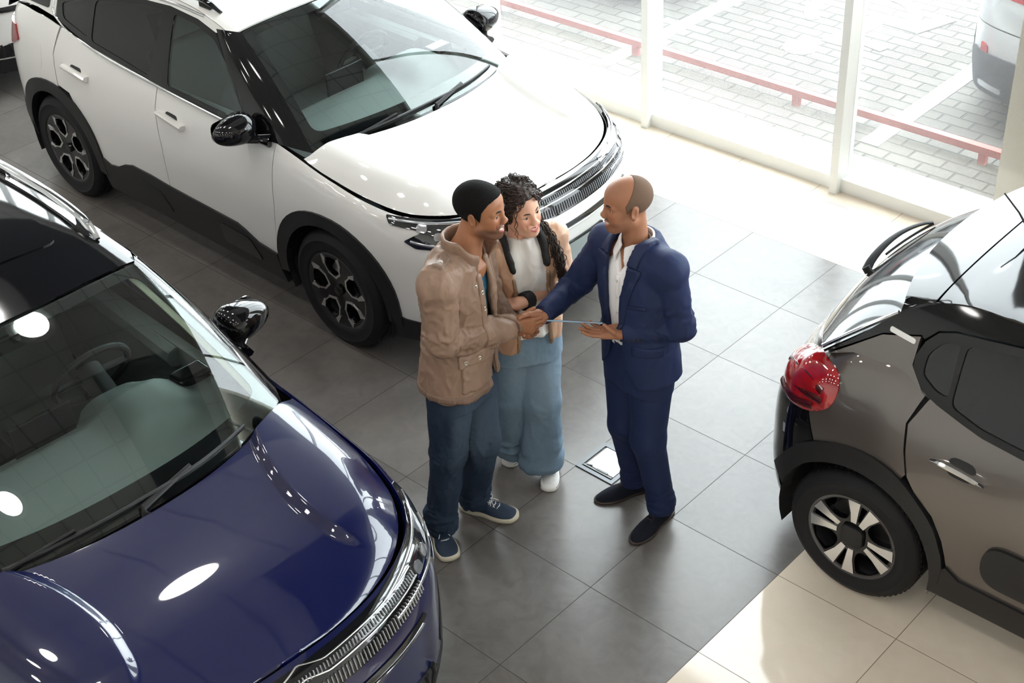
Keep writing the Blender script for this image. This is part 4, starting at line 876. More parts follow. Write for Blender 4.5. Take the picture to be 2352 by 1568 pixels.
# ---------------------------------------------------------------- implicit surfaces, meshed with surface nets
def frame(f, up=(0, 0, 1)):
    """columns: forward, left, up"""
    f = np.array(f, float); f /= np.linalg.norm(f); l = np.cross(up, f); l /= np.linalg.norm(l); return np.stack([f, l, np.cross(f, l)], 1)
def rotz(a): c, s = math.cos(a), math.sin(a); return np.array([[c, -s, 0], [s, c, 0], [0, 0, 1.]])
def roty(a): c, s = math.cos(a), math.sin(a); return np.array([[c, 0, s], [0, 1., 0], [-s, 0, c]])
def rotx(a): c, s = math.cos(a), math.sin(a); return np.array([[1., 0, 0], [0, c, -s], [0, s, c]])
def smin(a, b, k):
    if k <= 0: return np.minimum(a, b)
    h = np.maximum(k - np.abs(a-b), 0)/k; return np.minimum(a, b) - h*h*k*.25
def smax(a, b, k): return -smin(-a, -b, k)
class SDF:
    def __init__(s, lo, hi, cell, zfine=None, fine=None):
        s.x = np.arange(lo[0], hi[0], cell); s.y = np.arange(lo[1], hi[1], cell)
        if zfine is None: s.z = np.arange(lo[2], hi[2], cell)
        else:
            z = [lo[2]]
            while z[-1] < hi[2]: z.append(z[-1] + (fine if any(a <= z[-1] <= b for a, b in zfine) else cell*2.2))
            s.z = np.array(z)
        s.d = np.full((len(s.x), len(s.y), len(s.z)), 1., np.float32)
    def sub(s, lo, hi):
        i = [slice(max(0, np.searchsorted(a, l)-1), np.searchsorted(a, h)+1) for a, l, h in zip((s.x, s.y, s.z), lo, hi)]
        X, Y, Z = np.meshgrid(s.x[i[0]], s.y[i[1]], s.z[i[2]], indexing='ij'); return tuple(i), X, Y, Z
    def put(s, lo, hi, fn, k=0, op='u', pad=.03):
        sl, X, Y, Z = s.sub(np.array(lo)-pad-k, np.array(hi)+pad+k)
        if X.size == 0: return s
        P = np.stack([X, Y, Z], -1); e = fn(P).astype(np.float32)
        if op == 'u': s.d[sl] = smin(s.d[sl], e, k)
        elif op == 's': s.d[sl] = smax(s.d[sl], -e, k)
        return s
    def cone(s, a, b, ra, rb, k=.02, op='u', flat=None):
        """round cone; flat=(direction, factor) squeezes it along a direction"""
        a = np.array(a, float); b = np.array(b, float); r = max(ra, rb)
        def fn(P):
            v = P-a; ab = b-a; t = np.clip((v@ab)/(ab@ab+1e-12), 0, 1); w = v - t[..., None]*ab
            if flat is not None:
                n = np.array(flat[0], float); n /= np.linalg.norm(n); c = w@n; w = w + (c*(1/flat[1]-1))[..., None]*n
            return np.linalg.norm(w, axis=-1) - (ra+(rb-ra)*t)
        m = r*1.2; return s.put(np.minimum(a, b)-m, np.maximum(a, b)+m, fn, k, op)
    def ell(s, c, r, R=None, k=.02, op='u'):
        c = np.array(c, float); r = np.array(r, float); R = np.eye(3) if R is None else R; m = r.max()
        def fn(P):
            q = (P-c)@R; n = np.linalg.norm(q/r, axis=-1); g = np.linalg.norm(q/(r*r), axis=-1)+1e-9; return n*(n-1)/g
        return s.put(c-m, c+m, fn, k, op)
    def box(s, c, h, R=None, r=.01, k=0, op='u'):
        c = np.array(c, float); h = np.array(h, float); R = np.eye(3) if R is None else R; m = np.linalg.norm(h)
        def fn(P):
            q = np.abs((P-c)@R)-h+r; return np.linalg.norm(np.maximum(q, 0), axis=-1)+np.minimum(q.max(-1), 0)-r
        return s.put(c-m, c+m, fn, k, op)
    def mesh(s):
        d = s.d; ins = d < 0; nx, ny, nz = d.shape
        any8 = np.zeros((nx-1, ny-1, nz-1), np.uint8)
        for i in (0, 1):
            for j in (0, 1):
                for k in (0, 1): any8 += ins[i:nx-1+i, j:ny-1+j, k:nz-1+k]
        act = (any8 > 0) & (any8 < 8); I, J, K = np.nonzero(act); idx = np.full(act.shape, -1, np.int32); idx[I, J, K] = np.arange(len(I))
        acc = np.zeros((len(I), 3)); cnt = np.zeros(len(I))
        ax = (s.x, s.y, s.z)
        cor = [(0,0,0),(1,0,0),(0,1,0),(1,1,0),(0,0,1),(1,0,1),(0,1,1),(1,1,1)]
        for a in range(3):
            for c in cor:
                if c[a]: continue
                c2 = list(c); c2[a] = 1
                v0 = d[I+c[0], J+c[1], K+c[2]]; v1 = d[I+c2[0], J+c2[1], K+c2[2]]; m = (v0 < 0) != (v1 < 0); t = np.where(m, v0/np.where(m, v0-v1, 1), 0)
                p = np.stack([s.x[I+c[0]], s.y[J+c[1]], s.z[K+c[2]]], -1); q = np.stack([s.x[I+c2[0]], s.y[J+c2[1]], s.z[K+c2[2]]], -1)
                acc += np.where(m[:, None], p+(q-p)*t[:, None], 0); cnt += m
        V = acc/np.maximum(cnt, 1)[:, None]; F = []
        for a in range(3):
            sl0 = [slice(None)]*3; sl1 = [slice(None)]*3; sl0[a] = slice(0, -1); sl1[a] = slice(1, None)
            A = ins[tuple(sl0)]; B = ins[tuple(sl1)]; e = np.argwhere(A != B); b, c = [(1, 2), (2, 0), (0, 1)][a]
            e = e[(e[:, b] > 0) & (e[:, c] > 0) & (e[:, b] < d.shape[b]-1) & (e[:, c] < d.shape[c]-1)]
            o = e.copy(); q = []
            for db, dc in ((0, 0), (-1, 0), (-1, -1), (0, -1)):
                o2 = e.copy(); o2[:, b] += db; o2[:, c] += dc; q.append(idx[o2[:, 0], o2[:, 1], o2[:, 2]])
            q = np.stack(q, 1); fl = A[e[:, 0], e[:, 1], e[:, 2]]; q[~fl] = q[~fl][:, ::-1]; F.append(q)
        F = np.concatenate(F); F = F[(F >= 0).all(1)]; return V, F
def relax(V, F, n=2, w=.5):
    """even out the net a little"""
    E = np.concatenate([F[:, [0, 1]], F[:, [1, 2]], F[:, [2, 3]], F[:, [3, 0]]]); E = np.concatenate([E, E[:, ::-1]])
    c = np.bincount(E[:, 0], minlength=len(V))[:, None]+1e-9
    for i in range(n*2):
        S = np.stack([np.bincount(E[:, 0], V[E[:, 1], k], len(V)) for k in range(3)], -1)/c; V = V + (S-V)*(w if i % 2 == 0 else -w*1.02)
    return V
def vnormals(V, F):
    n = np.cross(V[F[:, 2]]-V[F[:, 0]], V[F[:, 3]]-V[F[:, 1]]); N = np.zeros_like(V)
    for k in range(4):
        for c in range(3): N[:, c] += np.bincount(F[:, k], n[:, c], len(V))
    return N/(np.linalg.norm(N, axis=1)[:, None]+1e-12)
_rs = np.random.RandomState(3); _lat = _rs.rand(32, 32, 32)
def vnoise(P):
    """smooth value noise in -1..1"""
    P = np.asarray(P, float); i = np.floor(P).astype(int); f = P-i; f = f*f*(3-2*f); i &= 31; j = (i+1) & 31; r = 0
    for a in (0, 1):
        for b in (0, 1):
            for c in (0, 1):
                w = (f[:, 0] if a else 1-f[:, 0])*(f[:, 1] if b else 1-f[:, 1])*(f[:, 2] if c else 1-f[:, 2])
                r = r + w*_lat[(j if a else i)[:, 0], (j if b else i)[:, 1], (j if c else i)[:, 2]]
    return r*2-1
def folds(V, scale, amp, axis=None, stretch=3., seed=0):
    """cloth folds: ridged noise, drawn out along an axis"""
    P = V.copy()
    if axis is not None:
        a = np.array(axis, float); a /= np.linalg.norm(a); P = P - (P@a)[:, None]*a*(1-1/stretch)
    P = P*scale + seed*7.3; P = P + .6*np.stack([vnoise(P*.7+3), vnoise(P*.7+9), vnoise(P*.7+17)], -1)
    r = 1-2*np.abs(vnoise(P)); q = 1-2*np.abs(vnoise(P*2.1+5)); return amp*(r+.4*q)
def build_sdf(name, S, m, parent, rel=2, disp=None, col=None, shade=True):
    V, F = S.mesh(); V = relax(V, F, rel)
    if disp is not None: V = V + vnormals(V, F)*disp(V)[:, None]
    me = bpy.data.meshes.new(name); me.vertices.add(len(V)); me.vertices.foreach_set('co', V.astype(np.float32).ravel())
    me.loops.add(F.size); me.loops.foreach_set('vertex_index', F.astype(np.int32).ravel()); me.polygons.add(len(F)); me.polygons.foreach_set('loop_start', np.arange(0, F.size, 4, dtype=np.int32)); me.polygons.foreach_set('loop_total', np.full(len(F), 4, np.int32))
    me.update(calc_edges=True); me.validate(); me.polygons.foreach_set('use_smooth', np.ones(len(me.polygons), bool))
    if col is not None:
        ca = me.color_attributes.new('tone', 'FLOAT_COLOR', 'POINT'); c = np.concatenate([col(V), np.ones((len(V), 1))], 1); ca.data.foreach_set('color', c.astype(np.float32).ravel())
    return link(name, me, m, parent)
# ---------------------------------------------------------------- people
def tone_mat(name, rough=.5, spec=.4, sss=0, bump=None):
    m = mat(name, (.5, .5, .5), rough, spec=spec, bump=bump); nt = m.node_tree; b = nt.nodes['Principled BSDF']
    a = nt.nodes.new('ShaderNodeVertexColor'); a.layer_name = 'tone'; nt.links.new(a.outputs[0], b.inputs['Base Color'])
    if sss: b.inputs['Subsurface Weight'].default_value = sss; b.inputs['Subsurface Radius'].default_value = (.012, .005, .003); b.inputs['Subsurface Scale'].default_value = .6
    return m
M['skin'] = tone_mat('skin', .5, .45, .12, bump=(350, .12, 2, .001))
M['teeth'] = mat('teeth', (.80, .78, .72), .3); M['eye_white'] = mat('eye_white', (.50, .47, .45), .15); M['iris'] = mat('iris', (.02, .01, .006), .1)
M['brow'] = mat('brow_hair', (.012, .009, .008), .8)
def hand(S, W, f, n, left=False, curl=((25, 35, 25),)*4, thumb=(.62, .62, .35, 25), sc=1., spread=1.):
    W = np.array(W, float); f = np.array(f, float); f /= np.linalg.norm(f); n = np.array(n, float); n -= f*(n@f); n /= np.linalg.norm(n); t = np.cross(f, n)*(-1 if left else 1)
    R = np.stack([f, t, n], 1)
    S.cone(W-f*.012*sc, W+f*.02*sc, .028*sc, .029*sc, .02, flat=(n, .78))
    S.box(W+f*.052*sc, np.array([.046, .040, .0145])*sc, R, .013*sc, .022)
    S.ell(W+f*.035*sc+t*.024*sc+n*.008*sc, np.array([.034, .019, .017])*sc, R, .015)     # ball of the thumb
    S.ell(W+f*.03*sc-t*.024*sc+n*.006*sc, np.array([.034, .015, .015])*sc, R, .015)
    bf = (.090, .094, .090, .080); bt = (.030, .0105, -.0095, -.0285); ln = ((.044, .027, .022), (.048, .031, .024), (.044, .029, .023), (.035, .022, .020)); rr = (.0098, .0100, .0096, .0086)
    for i in range(4):
        p = W+f*bf[i]*sc+t*bt[i]*sc; th = 0.; c = curl[i % len(curl)]; fan = t*(1.5-i)*.035*spread
        S.cone(p-f*.03*sc, p, rr[i]*sc, rr[i]*1.06*sc, .012)
        for j in range(3):
            th += math.radians(c[j]); d = f*math.cos(th)+n*math.sin(th)+fan; d /= np.linalg.norm(d); q = p+d*ln[i][j]*sc
            S.cone(p, q, rr[i]*(1.02-.08*j)*sc, rr[i]*(.96-.09*j)*sc, .004); p = q
    a, b_, c_, tc = thumb; p = W+f*.020*sc+t*.026*sc+n*.006*sc; d = f*a+t*b_+n*c_; d /= np.linalg.norm(d); q = p+d*.042*sc; S.cone(p, q, .0145*sc, .0125*sc, .012)
    th = math.radians(tc); d2 = d*math.cos(th)+(f*.75+n*.55-t*.35)*math.sin(th); d2 /= np.linalg.norm(d2); p = q; q = p+d2*.032*sc; S.cone(p, q, .0118*sc, .0108*sc, .005)
    d3 = d2*math.cos(th)+(f*.65+n*.6-t*.5)*math.sin(th); d3 /= np.linalg.norm(d3); S.cone(q, q+d3*.025*sc, .0108*sc, .0088*sc, .004)
def head(S, c, R, sc=1., female=False, smile=.5, skull=False, k_=1.):
    c = np.array(c, float); L = lambda x, y, z: c + R@(np.array([x, y, z])*sc)
    E = lambda p, r, k=.02, op='u', Q=None: S.ell(L(*p), np.array(r)*sc, R if Q is None else R@Q, k, op)
    Cn = lambda a, b, ra, rb, k=.01, op='u': S.cone(L(*a), L(*b), ra*sc, rb*sc, k, op)
    w = .94 if female else 1.
    E((-.014, 0, .036), (.098, .077, .086)); E((.030, 0, .040), (.062, .063*w, .058), .03)
    E((.028, 0, -.035), (.062, .060*w, .074), .03)
    if skull: return
    for s in (-1, 1):
        Cn((.0, s*.050*w, -.060), (.062, s*.020, -.100), .020, .018, .03)
        E((.060, s*.038*w, -.024), (.026, .021, .022), .022)                          # cheek
        E((.064, s*.034*w, -.050-.004*smile), (.022, .017, .016), .02)                # smile cheek
    E((.068, 0, -.094), (.022, .024, .021), .02); E((.076, 0, -.104), (.013, .014, .011), .014)
    E((.068, 0, -.068), (.026, .030, .022), .018)                                     # muzzle
    for s in (-1, 1):
        Cn((.086, s*.010, .017), (.072, s*.046, .014), .0085 if not female else .006, .007 if not female else .005, .016)   # brow
        E((.102, s*.031, -.0015), (.020, .0165, .0115), .014, 's')                      # socket
        Cn((.0830, s*.018, .0040), (.0790, s*.043, .0034), .0030, .0026, .004); Cn((.0815, s*.020, -.0122), (.0780, s*.042, -.0102), .0026, .0022, .004)   # lids
        E((.099, s*.0130, -.036), (.012, .0070, .0070), .006)                           # nostril wing
    nb = .0125 if female else .0145
    Cn((.086, 0, .014), (.101, 0, -.022), .0075, .0092, .012); E((.1045, 0, -.030), (.0118, nb, .0098), .010)
    for s in (-1, 1): E((.102, s*.0065, -.0425), (.006, .0036, .004), .002, 's')
    mw = .023+.006*smile; up = .006*smile
    for g in (-1, 1):
        Cn((.0945, 0, -.0605), (.083, g*mw, -.0625+up), .0050, .0030, .006); Cn((.0915, 0, -.0800), (.082, g*mw*.9, -.0690+up), .0062, .0030, .006)
        if smile > .3: Cn((.0975, 0, -.0700), (.0875, g*mw*.80, -.0665+up*.7), .0056+.0014*(smile > .95), .0034, .002, 's')
        else: Cn((.1005, 0, -.0695), (.088, g*mw*.9, -.066+up), .0016, .0012, .003, 's')
        E((.086, g*(mw+.011), -.056+up), (.008, .003, .012), .008, 's')                     # fold beside the mouth
    for s in (-1, 1):                                                                   # ears
        Q = rotz(s*.35)@roty(-.15)
        E((-.008, s*.080*w, -.006), (.019, .0075, .031), .008, 'u', Q); E((-.004, s*.0875*w, -.004), (.0105, .006, .019), .004, 's', Q); E((-.002, s*.080*w, -.030), (.009, .006, .010), .006)
def face_parts(c, R, sc, body, hairm, smile, female=False, teeth=True, brows=True, gaze=(0, 0)):
    c = np.array(c, float); L = lambda x, y, z: c + R@(np.array([x, y, z])*sc)
    for s in (-1, 1):
        mb = MB(); n1, n2 = 10, 16; cc = np.array([.0718, s*.031, -.0038]); r = .0128; V = []
        for i in range(n1+1):
            for j in range(n2): a, b_ = math.pi*i/n1, 2*math.pi*j/n2; V.append(L(*(cc+r*np.array([math.cos(a), math.sin(a)*math.cos(b_), math.sin(a)*math.sin(b_)]))))
        mb.add(V, [(i*n2+j, i*n2+(j+1) % n2, (i+1)*n2+(j+1) % n2, (i+1)*n2+j) for i in range(n1) for j in range(n2)]); e = mb.build('eye', M['eye_white'], body, auto=0)
        d = np.array([1, gaze[0], gaze[1]], float); d /= np.linalg.norm(d); l = np.array([-d[1], d[0], 0]); u = np.cross(d, l); V = [L(*(cc+d*(r+.0008)))]
        for j in range(16): a = 2*math.pi*j/16; V.append(L(*(cc+d*(r-.0013)+0.0066*(l*math.cos(a)+u*math.sin(a)))))
        mb = MB(); mb.add(V, [(0, 1+j, 1+(j+1) % 16) for j in range(16)]); mb.build('iris', M['iris'], e, auto=0)
        if brows:
            mb = MB(); mb.tube([L(*p) for p in path([(.0945, s*.012, .0165), (.0925, s*.024, .0215), (.086, s*.036, .0225), (.077, s*.047, .0165)], 10)], list(np.array([.0022, .003, .0034, .0034, .0032, .003, .0026, .0022, .0018, .001])*(1.45 if not female else .9)*sc), 8, flat=1.0); mb.build('eyebrow', hairm, body, auto=0)
        if female:
            mb = MB(); mb.tube([L(*p) for p in path([(.0840, s*.019, .0010), (.0865, s*.030, .0024), (.0820, s*.042, .0012), (.079, s*.047, .0025)], 10)], .0009*sc, 6); mb.build('eyelashes', hairm, body, auto=0)
    if teeth:
        mb = MB(); mw = .016; mb.tube([L(*p) for p in path([(.0830, -mw*1.15, -.0655), (.0890, -.008, -.0672), (.0900, 0, -.0675), (.0890, .008, -.0672), (.0830, mw*1.15, -.0655)], 12)], .0052*sc, 8); mb.build('teeth', M['teeth'], body, auto=0)
def trunk(S, secs, yaw, k=.03, p=2.3):
    """torso as stacked rounded sections: (z, cx, cy, half width, half depth)"""
    A = np.array(secs, float); f = np.array([math.cos(yaw), math.sin(yaw)]); r = np.array([math.sin(yaw), -math.cos(yaw)]); fn_ = spl(A[:, 0], A[:, 1:])
    def fn(P):
        sh = P.shape[:-1]; z = P[..., 2]; q = fn_(z); dx = P[..., 0]-q[..., 0]; dy = P[..., 1]-q[..., 1]; u = (dx*r[0]+dy*r[1])/q[..., 2]; v = (dx*f[0]+dy*f[1])/q[..., 3]
        rho = (np.abs(u)**p+np.abs(v)**p)**(1/p); d = (rho-1)*np.minimum(q[..., 2], q[..., 3])
        return np.maximum(d, np.maximum(z-A[-1, 0], A[0, 0]-z))
    m = A[:, 3].max()*1.2
    return S.put((A[:, 1].min()-m, A[:, 2].min()-m, A[0, 0]), (A[:, 1].max()+m, A[:, 2].max()+m, A[-1, 0]), fn, k)
class Fig:
    """body-local coordinates f (front), l (left), z about a torso axis"""
    def __init__(s, cx, cy, yaw): s.c = np.array([cx, cy]); s.y = math.radians(yaw); s.f = np.array([math.cos(s.y), math.sin(s.y)]); s.l = np.array([-math.sin(s.y), math.cos(s.y)])
    def W(s, f, l, z): q = s.c+s.f*f+s.l*l; return np.array([q[0], q[1], z])
    def loc(s, P): d = P[..., :2]-s.c; return d@s.f, d@s.l, P[..., 2]
def fld(S, fn, op='s', k=.004):
    """apply a region over the whole grid"""
    X, Y, Z = np.meshgrid(S.x, S.y, S.z, indexing='ij'); e = fn(np.stack([X, Y, Z], -1)).astype(np.float32)
    S.d = smax(S.d, -e, k) if op == 's' else smax(S.d, e, k); return S
def clone(S): 
    c = object.__new__(SDF); c.x, c.y, c.z = S.x, S.y, S.z; c.d = S.d.copy(); return c
def patch(S, region, lo, hi, k=.003):
    """layer lying on the surface of field S: between depths lo and hi, inside a region (negative inside)"""
    c = clone(S); X, Y, Z = np.meshgrid(S.x, S.y, S.z, indexing='ij'); e = region(np.stack([X, Y, Z], -1)).astype(np.float32)
    c.d = smax(smax(S.d-hi, -(S.d-lo), 0), e, k); return c
def crop(S, lo, hi):
    i, X, Y, Z = S.sub(lo, hi); c = object.__new__(SDF); c.x, c.y, c.z = S.x[i[0]], S.y[i[1]], S.z[i[2]]; c.d = S.d[i].copy(); return c
def surf(S, p, d, n=200, reach=.4):
    """first point of the field met from p along d"""
    p = np.array(p, float); d = np.array(d, float); d /= np.linalg.norm(d)
    for t in np.linspace(0, reach, n):
        q = p+d*t; i = [int(np.clip(np.searchsorted(a, v), 0, len(a)-1)) for a, v in zip((S.x, S.y, S.z), q)]
        if S.d[i[0], i[1], i[2]] < 0: return q
    return p+d*reach*.5
def button(name, q, n, r, m, parent, h=.004):
    n = np.array(n, float); n /= np.linalg.norm(n); mb = MB(); F3 = frame(n, (0, 0, 1) if abs(n[2]) < .9 else (1, 0, 0))
    V = []; 
    for rr, hh in ((0, h), (r*.6, h), (r*.75, h*1.3), (r, h*.9), (r, -.004)):
        for k in range(14): a = 2*math.pi*k/14; V.append(q+F3@np.array([hh, rr*math.cos(a), rr*math.sin(a)]))
    mb.add(V, [(i*14+j, i*14+(j+1) % 14, (i+1)*14+(j+1) % 14, (i+1)*14+j) for i in range(4) for j in range(14)]); return mb.build(name, m, parent, auto=40)
def shoe(parent, heel, toe, um, sm, L=None, w=.047, kind='derby', sole=.026, lace=None, h=.085, stripe=None):
    heel = np.array([*heel, 0.]); toe = np.array([*toe, 0.]); f = toe-heel; Ln = np.linalg.norm(f); f /= Ln; l = np.array([-f[1], f[0], 0]); u = np.array([0, 0, 1.])
    pt = 1.0 if kind != 'dress' else .72
    out = [(0, 0), (.01, .022), (.05, .033), (.12, .034), (.19, .046), (.24, .046*(.9 if pt < 1 else 1)), (.275, .032*pt+.004), (.290, .012*pt), (.292, 0)]
    out = [(a*Ln/.292, b*w/.047) for a, b in out]; o2 = path(out, 34); poly = [tuple(q) for q in o2]+[(a, -b) for a, b in o2[::-1][1:-1]]
    Mf = lambda v: heel+f*v[0]+l*v[1]+u*v[2]
    S = SDF(np.minimum(heel, toe)-.09, np.maximum(heel, toe)+np.array([.09, .09, .2]), .004)
    P2 = np.array(poly)
    def up(P):
        d = P-heel; a = d@f; b = d@l; z = P[..., 2]; Q = np.stack([a.ravel(), b.ravel()], -1); e = edge_dist(Q, P2)*np.where(inside(Q, P2), -1, 1); e = e.reshape(a.shape)
        top = np.interp(a/Ln, [-.1, .0, .25, .42, .6, .8, .95, 1.02], [h+.01, h+.01, h, h*.95, h*.70, h*.52, h*.40, h*.25])
        ins = .022*np.clip((z-sole)/(top-sole), 0, 1)**2
        return smax(smax(e+.003+ins, z-top, .03), sole-.006-z, .002)
    S.put(np.minimum(heel, toe)-.06, np.maximum(heel, toe)+np.array([.06, .06, .13]), up, 0)
    ank = heel+f*.07*Ln/.29; S.cone(ank+u*.06, ank+u*.10, .038, .036, .03)
    upm = build_sdf('shoe_upper', S, um, parent, 2)
    mb = MB(); pr_ = [Mf((a*1.0, b*1.06, 0)) for a, b in poly]; n = len(poly); V = []
    for z, k in ((0.001, .97), (.006, 1.03), (sole*.7, 1.03), (sole, .98)):
        for a, b in poly: V.append(Mf((Ln/2+(a-Ln/2)*(k if kind != 'dress' else k*.995), b*k*1.05, z)))
    mb.add(V, [tuple(range(n))[::-1], tuple(range(3*n, 4*n))]+[(j*n+i, j*n+(i+1) % n, (j+1)*n+(i+1) % n, (j+1)*n+i) for j in range(3) for i in range(n)]); mb.build('shoe_sole', sm, upm, auto=60)
    if stripe is not None:
        mb = MB(); P = [Mf((a, b*1.10, sole*.72)) for a, b in poly]; mb.tube(P+[P[0]], .0016, 5, cap=False); mb.build('shoe_stripe', stripe, upm)
    if lace is not None:
        mb = MB()
        for i, t in enumerate((.46, .53, .60, .67) if kind != 'dress' else (.5, .56)):
            zt_ = float(np.interp(t, [.42, .6, .8], [h*.95, h*.70, h*.52])); r = .0019
            a0 = heel+f*Ln*t+l*.020+u*(zt_-.004); a1 = heel+f*Ln*(t+.03)-l*.020+u*(zt_-.012); m_ = (a0+a1)/2+u*.006; mb.tube(path([a0, m_, a1], 8), r, 6)
            a0 = heel+f*Ln*t-l*.020+u*(zt_-.004); a1 = heel+f*Ln*(t+.03)+l*.020+u*(zt_-.012); m_ = (a0+a1)/2+u*.007; mb.tube(path([a0, m_, a1], 8), r, 6)
        if kind != 'dress':
            p0 = heel+f*Ln*.47+u*(h*.92)
            for sg in (-1, 1): mb.tube(path([p0, p0+l*sg*.018+u*.012+f*.01, p0+l*sg*.030+f*.02+u*.004, p0+l*sg*.016+f*.022+u*.002, p0], 14), .0018, 6); mb.tube(path([p0, p0+l*sg*.012+f*.03, p0+l*sg*.028+f*.05-u*.02], 8), .0018, 6)
        mb.build('shoe_laces', lace, upm)
    return upm
def skin_tone(base, c, R, sc, lipc, marks=()):
    def f(V):
        q = (V-np.array(c))@R/sc; C = np.tile(np.array(base, float), (len(V), 1)); x, y, z = q.T; hd = (np.abs(z) < .2) & (np.abs(x) < .2)
        n = vnoise(V*45)*.05; C *= (1+n)[:, None]
        def mix(col, w): w = np.clip(w, 0, 1)[:, None]; C[:] = C*(1-w)+np.array(col)*w
        ch = np.exp(-(((x-.075)/.03)**2+((np.abs(y)-.04)/.022)**2+((z+.03)/.022)**2)); mix(np.array(base)*[1.12, .88, .85], ch*.5)
        for col, fn in marks: mix(col, fn(x, y, z)*hd)
        lw = 1-smooth((np.hypot(y/.029, (z+.070-.006*(np.abs(y)/.026)**2)/.0165)-.82)/.20); mix(lipc, lw*(x > .078)*hd*.9)
        return np.clip(C, 0, 1)
    return f
# ================================================================= man in the beige jacket
SKA = (.30, .125, .060); FA = Fig(-.695, -.015, 20)
def man_a():
    root = tag(empty('person', (-.70, -.04, 0)), 'man in a tan field jacket and dark jeans shaking hands, left of the group', 'person')
    def P_(o): o.matrix_parent_inverse = Matrix.Translation((.70, .04, 0)); return o
    hc = np.array([-.608, .068, 1.712]); R = rotz(math.radians(22))@roty(math.radians(1)); sc = 1.01
    ShR = FA.W(.0, -.190, 1.475); ShL = FA.W(.0, .190, 1.475); ElR = np.array([-.630, -.185, 1.195]); WrR = np.array([-.515, .115, 1.142])
    ElL = np.array([-.74, .19, 1.17]); WrL = np.array([-.605, .200, 1.075])
    HpR, HpL = np.array([-.675, -.125, .90]), np.array([-.70, .045, .90]); KnR, KnL = np.array([-.715, -.135, .50]), np.array([-.655, .03, .50]); AnR, AnL = np.array([-.755, -.185, .10]), np.array([-.765, .045, .10])
    fA = np.array([.74, .67, .03]); nA = np.cross([0, 0, 1], fA)
    S = SDF((-.98, -.34, .04), (-.36, .36, 1.90), .0028, zfine=[(.98, 1.22), (1.52, 1.9)], fine=.0026)
    trunk(S, [(.82, -.70, -.04, .15, .10), (1.0, -.70, -.04, .14, .10), (1.25, -.70, -.025, .16, .11), (1.42, -.695, -.015, .16, .10), (1.52, -.69, -.005, .08, .07)], FA.y)
    S.cone(ShR, ShL, .055, .055, .03)
    for a, b_, c_ in ((ShR, ElR, WrR), (ShL, ElL, WrL)): S.cone(a, b_, .045, .038, .03); S.cone(b_, c_, .038, .028, .02)
    for h, k, a in ((HpR, KnR, AnR), (HpL, KnL, AnL)): S.cone(h, k, .08, .055, .03); S.cone(k, a, .055, .035, .02)
    nb = np.array([-.668, .008, 1.50]); S.cone(nb, hc+R@np.array([-.025, 0, -.055])*sc, .062, .056, .025); S.cone(nb-[0, 0, .03], nb, .10, .07, .04)
    head(S, hc, R, sc, smile=1.0)
    hand(S, WrR, fA, nA, False, ((22, 48, 30), (26, 50, 30), (30, 52, 30), (36, 52, 30)), (.75, .45, .30, 12), .98)
    hand(S, WrL, (.60, .62, -.22), (.62, -.6, -.2), True, ((50, 80, 50),), (.7, .5, .3, 20), .95)
    beard = lambda x, y, z: .75*smooth((-.040-z)/.025)*smooth((x+.01)/.03)*(1-.0*y)
    stache = lambda x, y, z: .55*np.exp(-((z+.052)/.008)**2)*(np.abs(y) < .032)*(x > .07)
    body = P_(build_sdf('body', S, M['skin'], root, 2, col=skin_tone(SKA, hc, R, sc, (.36, .13, .10), [((.075, .035, .022), beard), ((.05, .025, .018), stache)])))
    face_parts(hc, R, sc, body, M['brow'], 1.0, gaze=(-.1, -.1))
    H_ = SDF(hc-.16, hc+.16, .0032); head(H_, hc, R, sc, skull=True)
    def hl(P):
        q = (P-hc)@R/sc; x, y, z = q[..., 0], q[..., 1], q[..., 2]
        hz = np.interp(x, [-.11, -.06, -.03, -.012, .004, .022, .034, .058, .078, .1], [-.060, -.062, -.040, .014, .006, -.020, .030, .064, .078, .086]); return (hz-z)*.7
    fld(H_, lambda P: hl(P), 'i', .006); H_.d -= .0055
    fld(H_, hl, 'i', .003)
    build_sdf('hair', H_, mat('cropped_black_hair', (.006, .0055, .0055), .9, spec=.15, bump=(420, .9, 3, .003)), body, 1, disp=lambda V: .0006*vnoise(V*500))
    # jacket
    MJ = mat('tan_jacket_cloth', (.235, .150, .105), .52, spec=.35, bump=(30, .35, 6, .004)); MJd = mat('tan_jacket_seam', (.175, .110, .076), .55, bump=(60, .4, 4, .003))
    J = SDF((-1.0, -.40, .74), (-.44, .34, 1.60), .0048)
    trunk(J, [(.80, -.695, -.045, .205, .175), (.84, -.70, -.045, .205, .17), (.95, -.70, -.040, .190, .155), (1.10, -.70, -.025, .170, .148), (1.25, -.70, -.015, .165, .150), (1.40, -.695, -.012, .165, .135), (1.50, -.685, -.005, .13, .105), (1.545, -.68, .0, .09, .085)], FA.y, .03)
    J.cone(ShR-[0, 0, .005], ShL-[0, 0, .005], .078, .078, .05)
    for a, b_, c_ in ((ShR, ElR, WrR), (ShL, ElL, WrL)): J.ell(a-[0, 0, .02], (.070, .070, .075), None, .05); J.cone(a-[0, 0, .02], b_, .076, .064, .008); J.cone(b_, c_-(c_-b_)/np.linalg.norm(c_-b_)*.015, .064, .050, .012)
    O = clone(J)
    d_sh = smax(J.d, -(J.d+.014), 0); J.d = d_sh
    def opening(P):
        f, l, z = FA.loc(P); w = np.interp(z, [.78, .95, 1.15, 1.35, 1.50, 1.56], [.050, .026, .034, .044, .056, .06]); 
        ab = WrR-ElR; t = np.clip(((P-ElR)@ab)/(ab@ab), 0, 1); ds = np.linalg.norm(P-ElR-t[..., None]*ab, axis=-1)
        return np.maximum(np.maximum(np.abs(l-.002)-w, .02-f), .066-ds)
    cutb = lambda P: (.888+.012*np.sin((P[..., 0]+P[..., 1])*9))-P[..., 2]
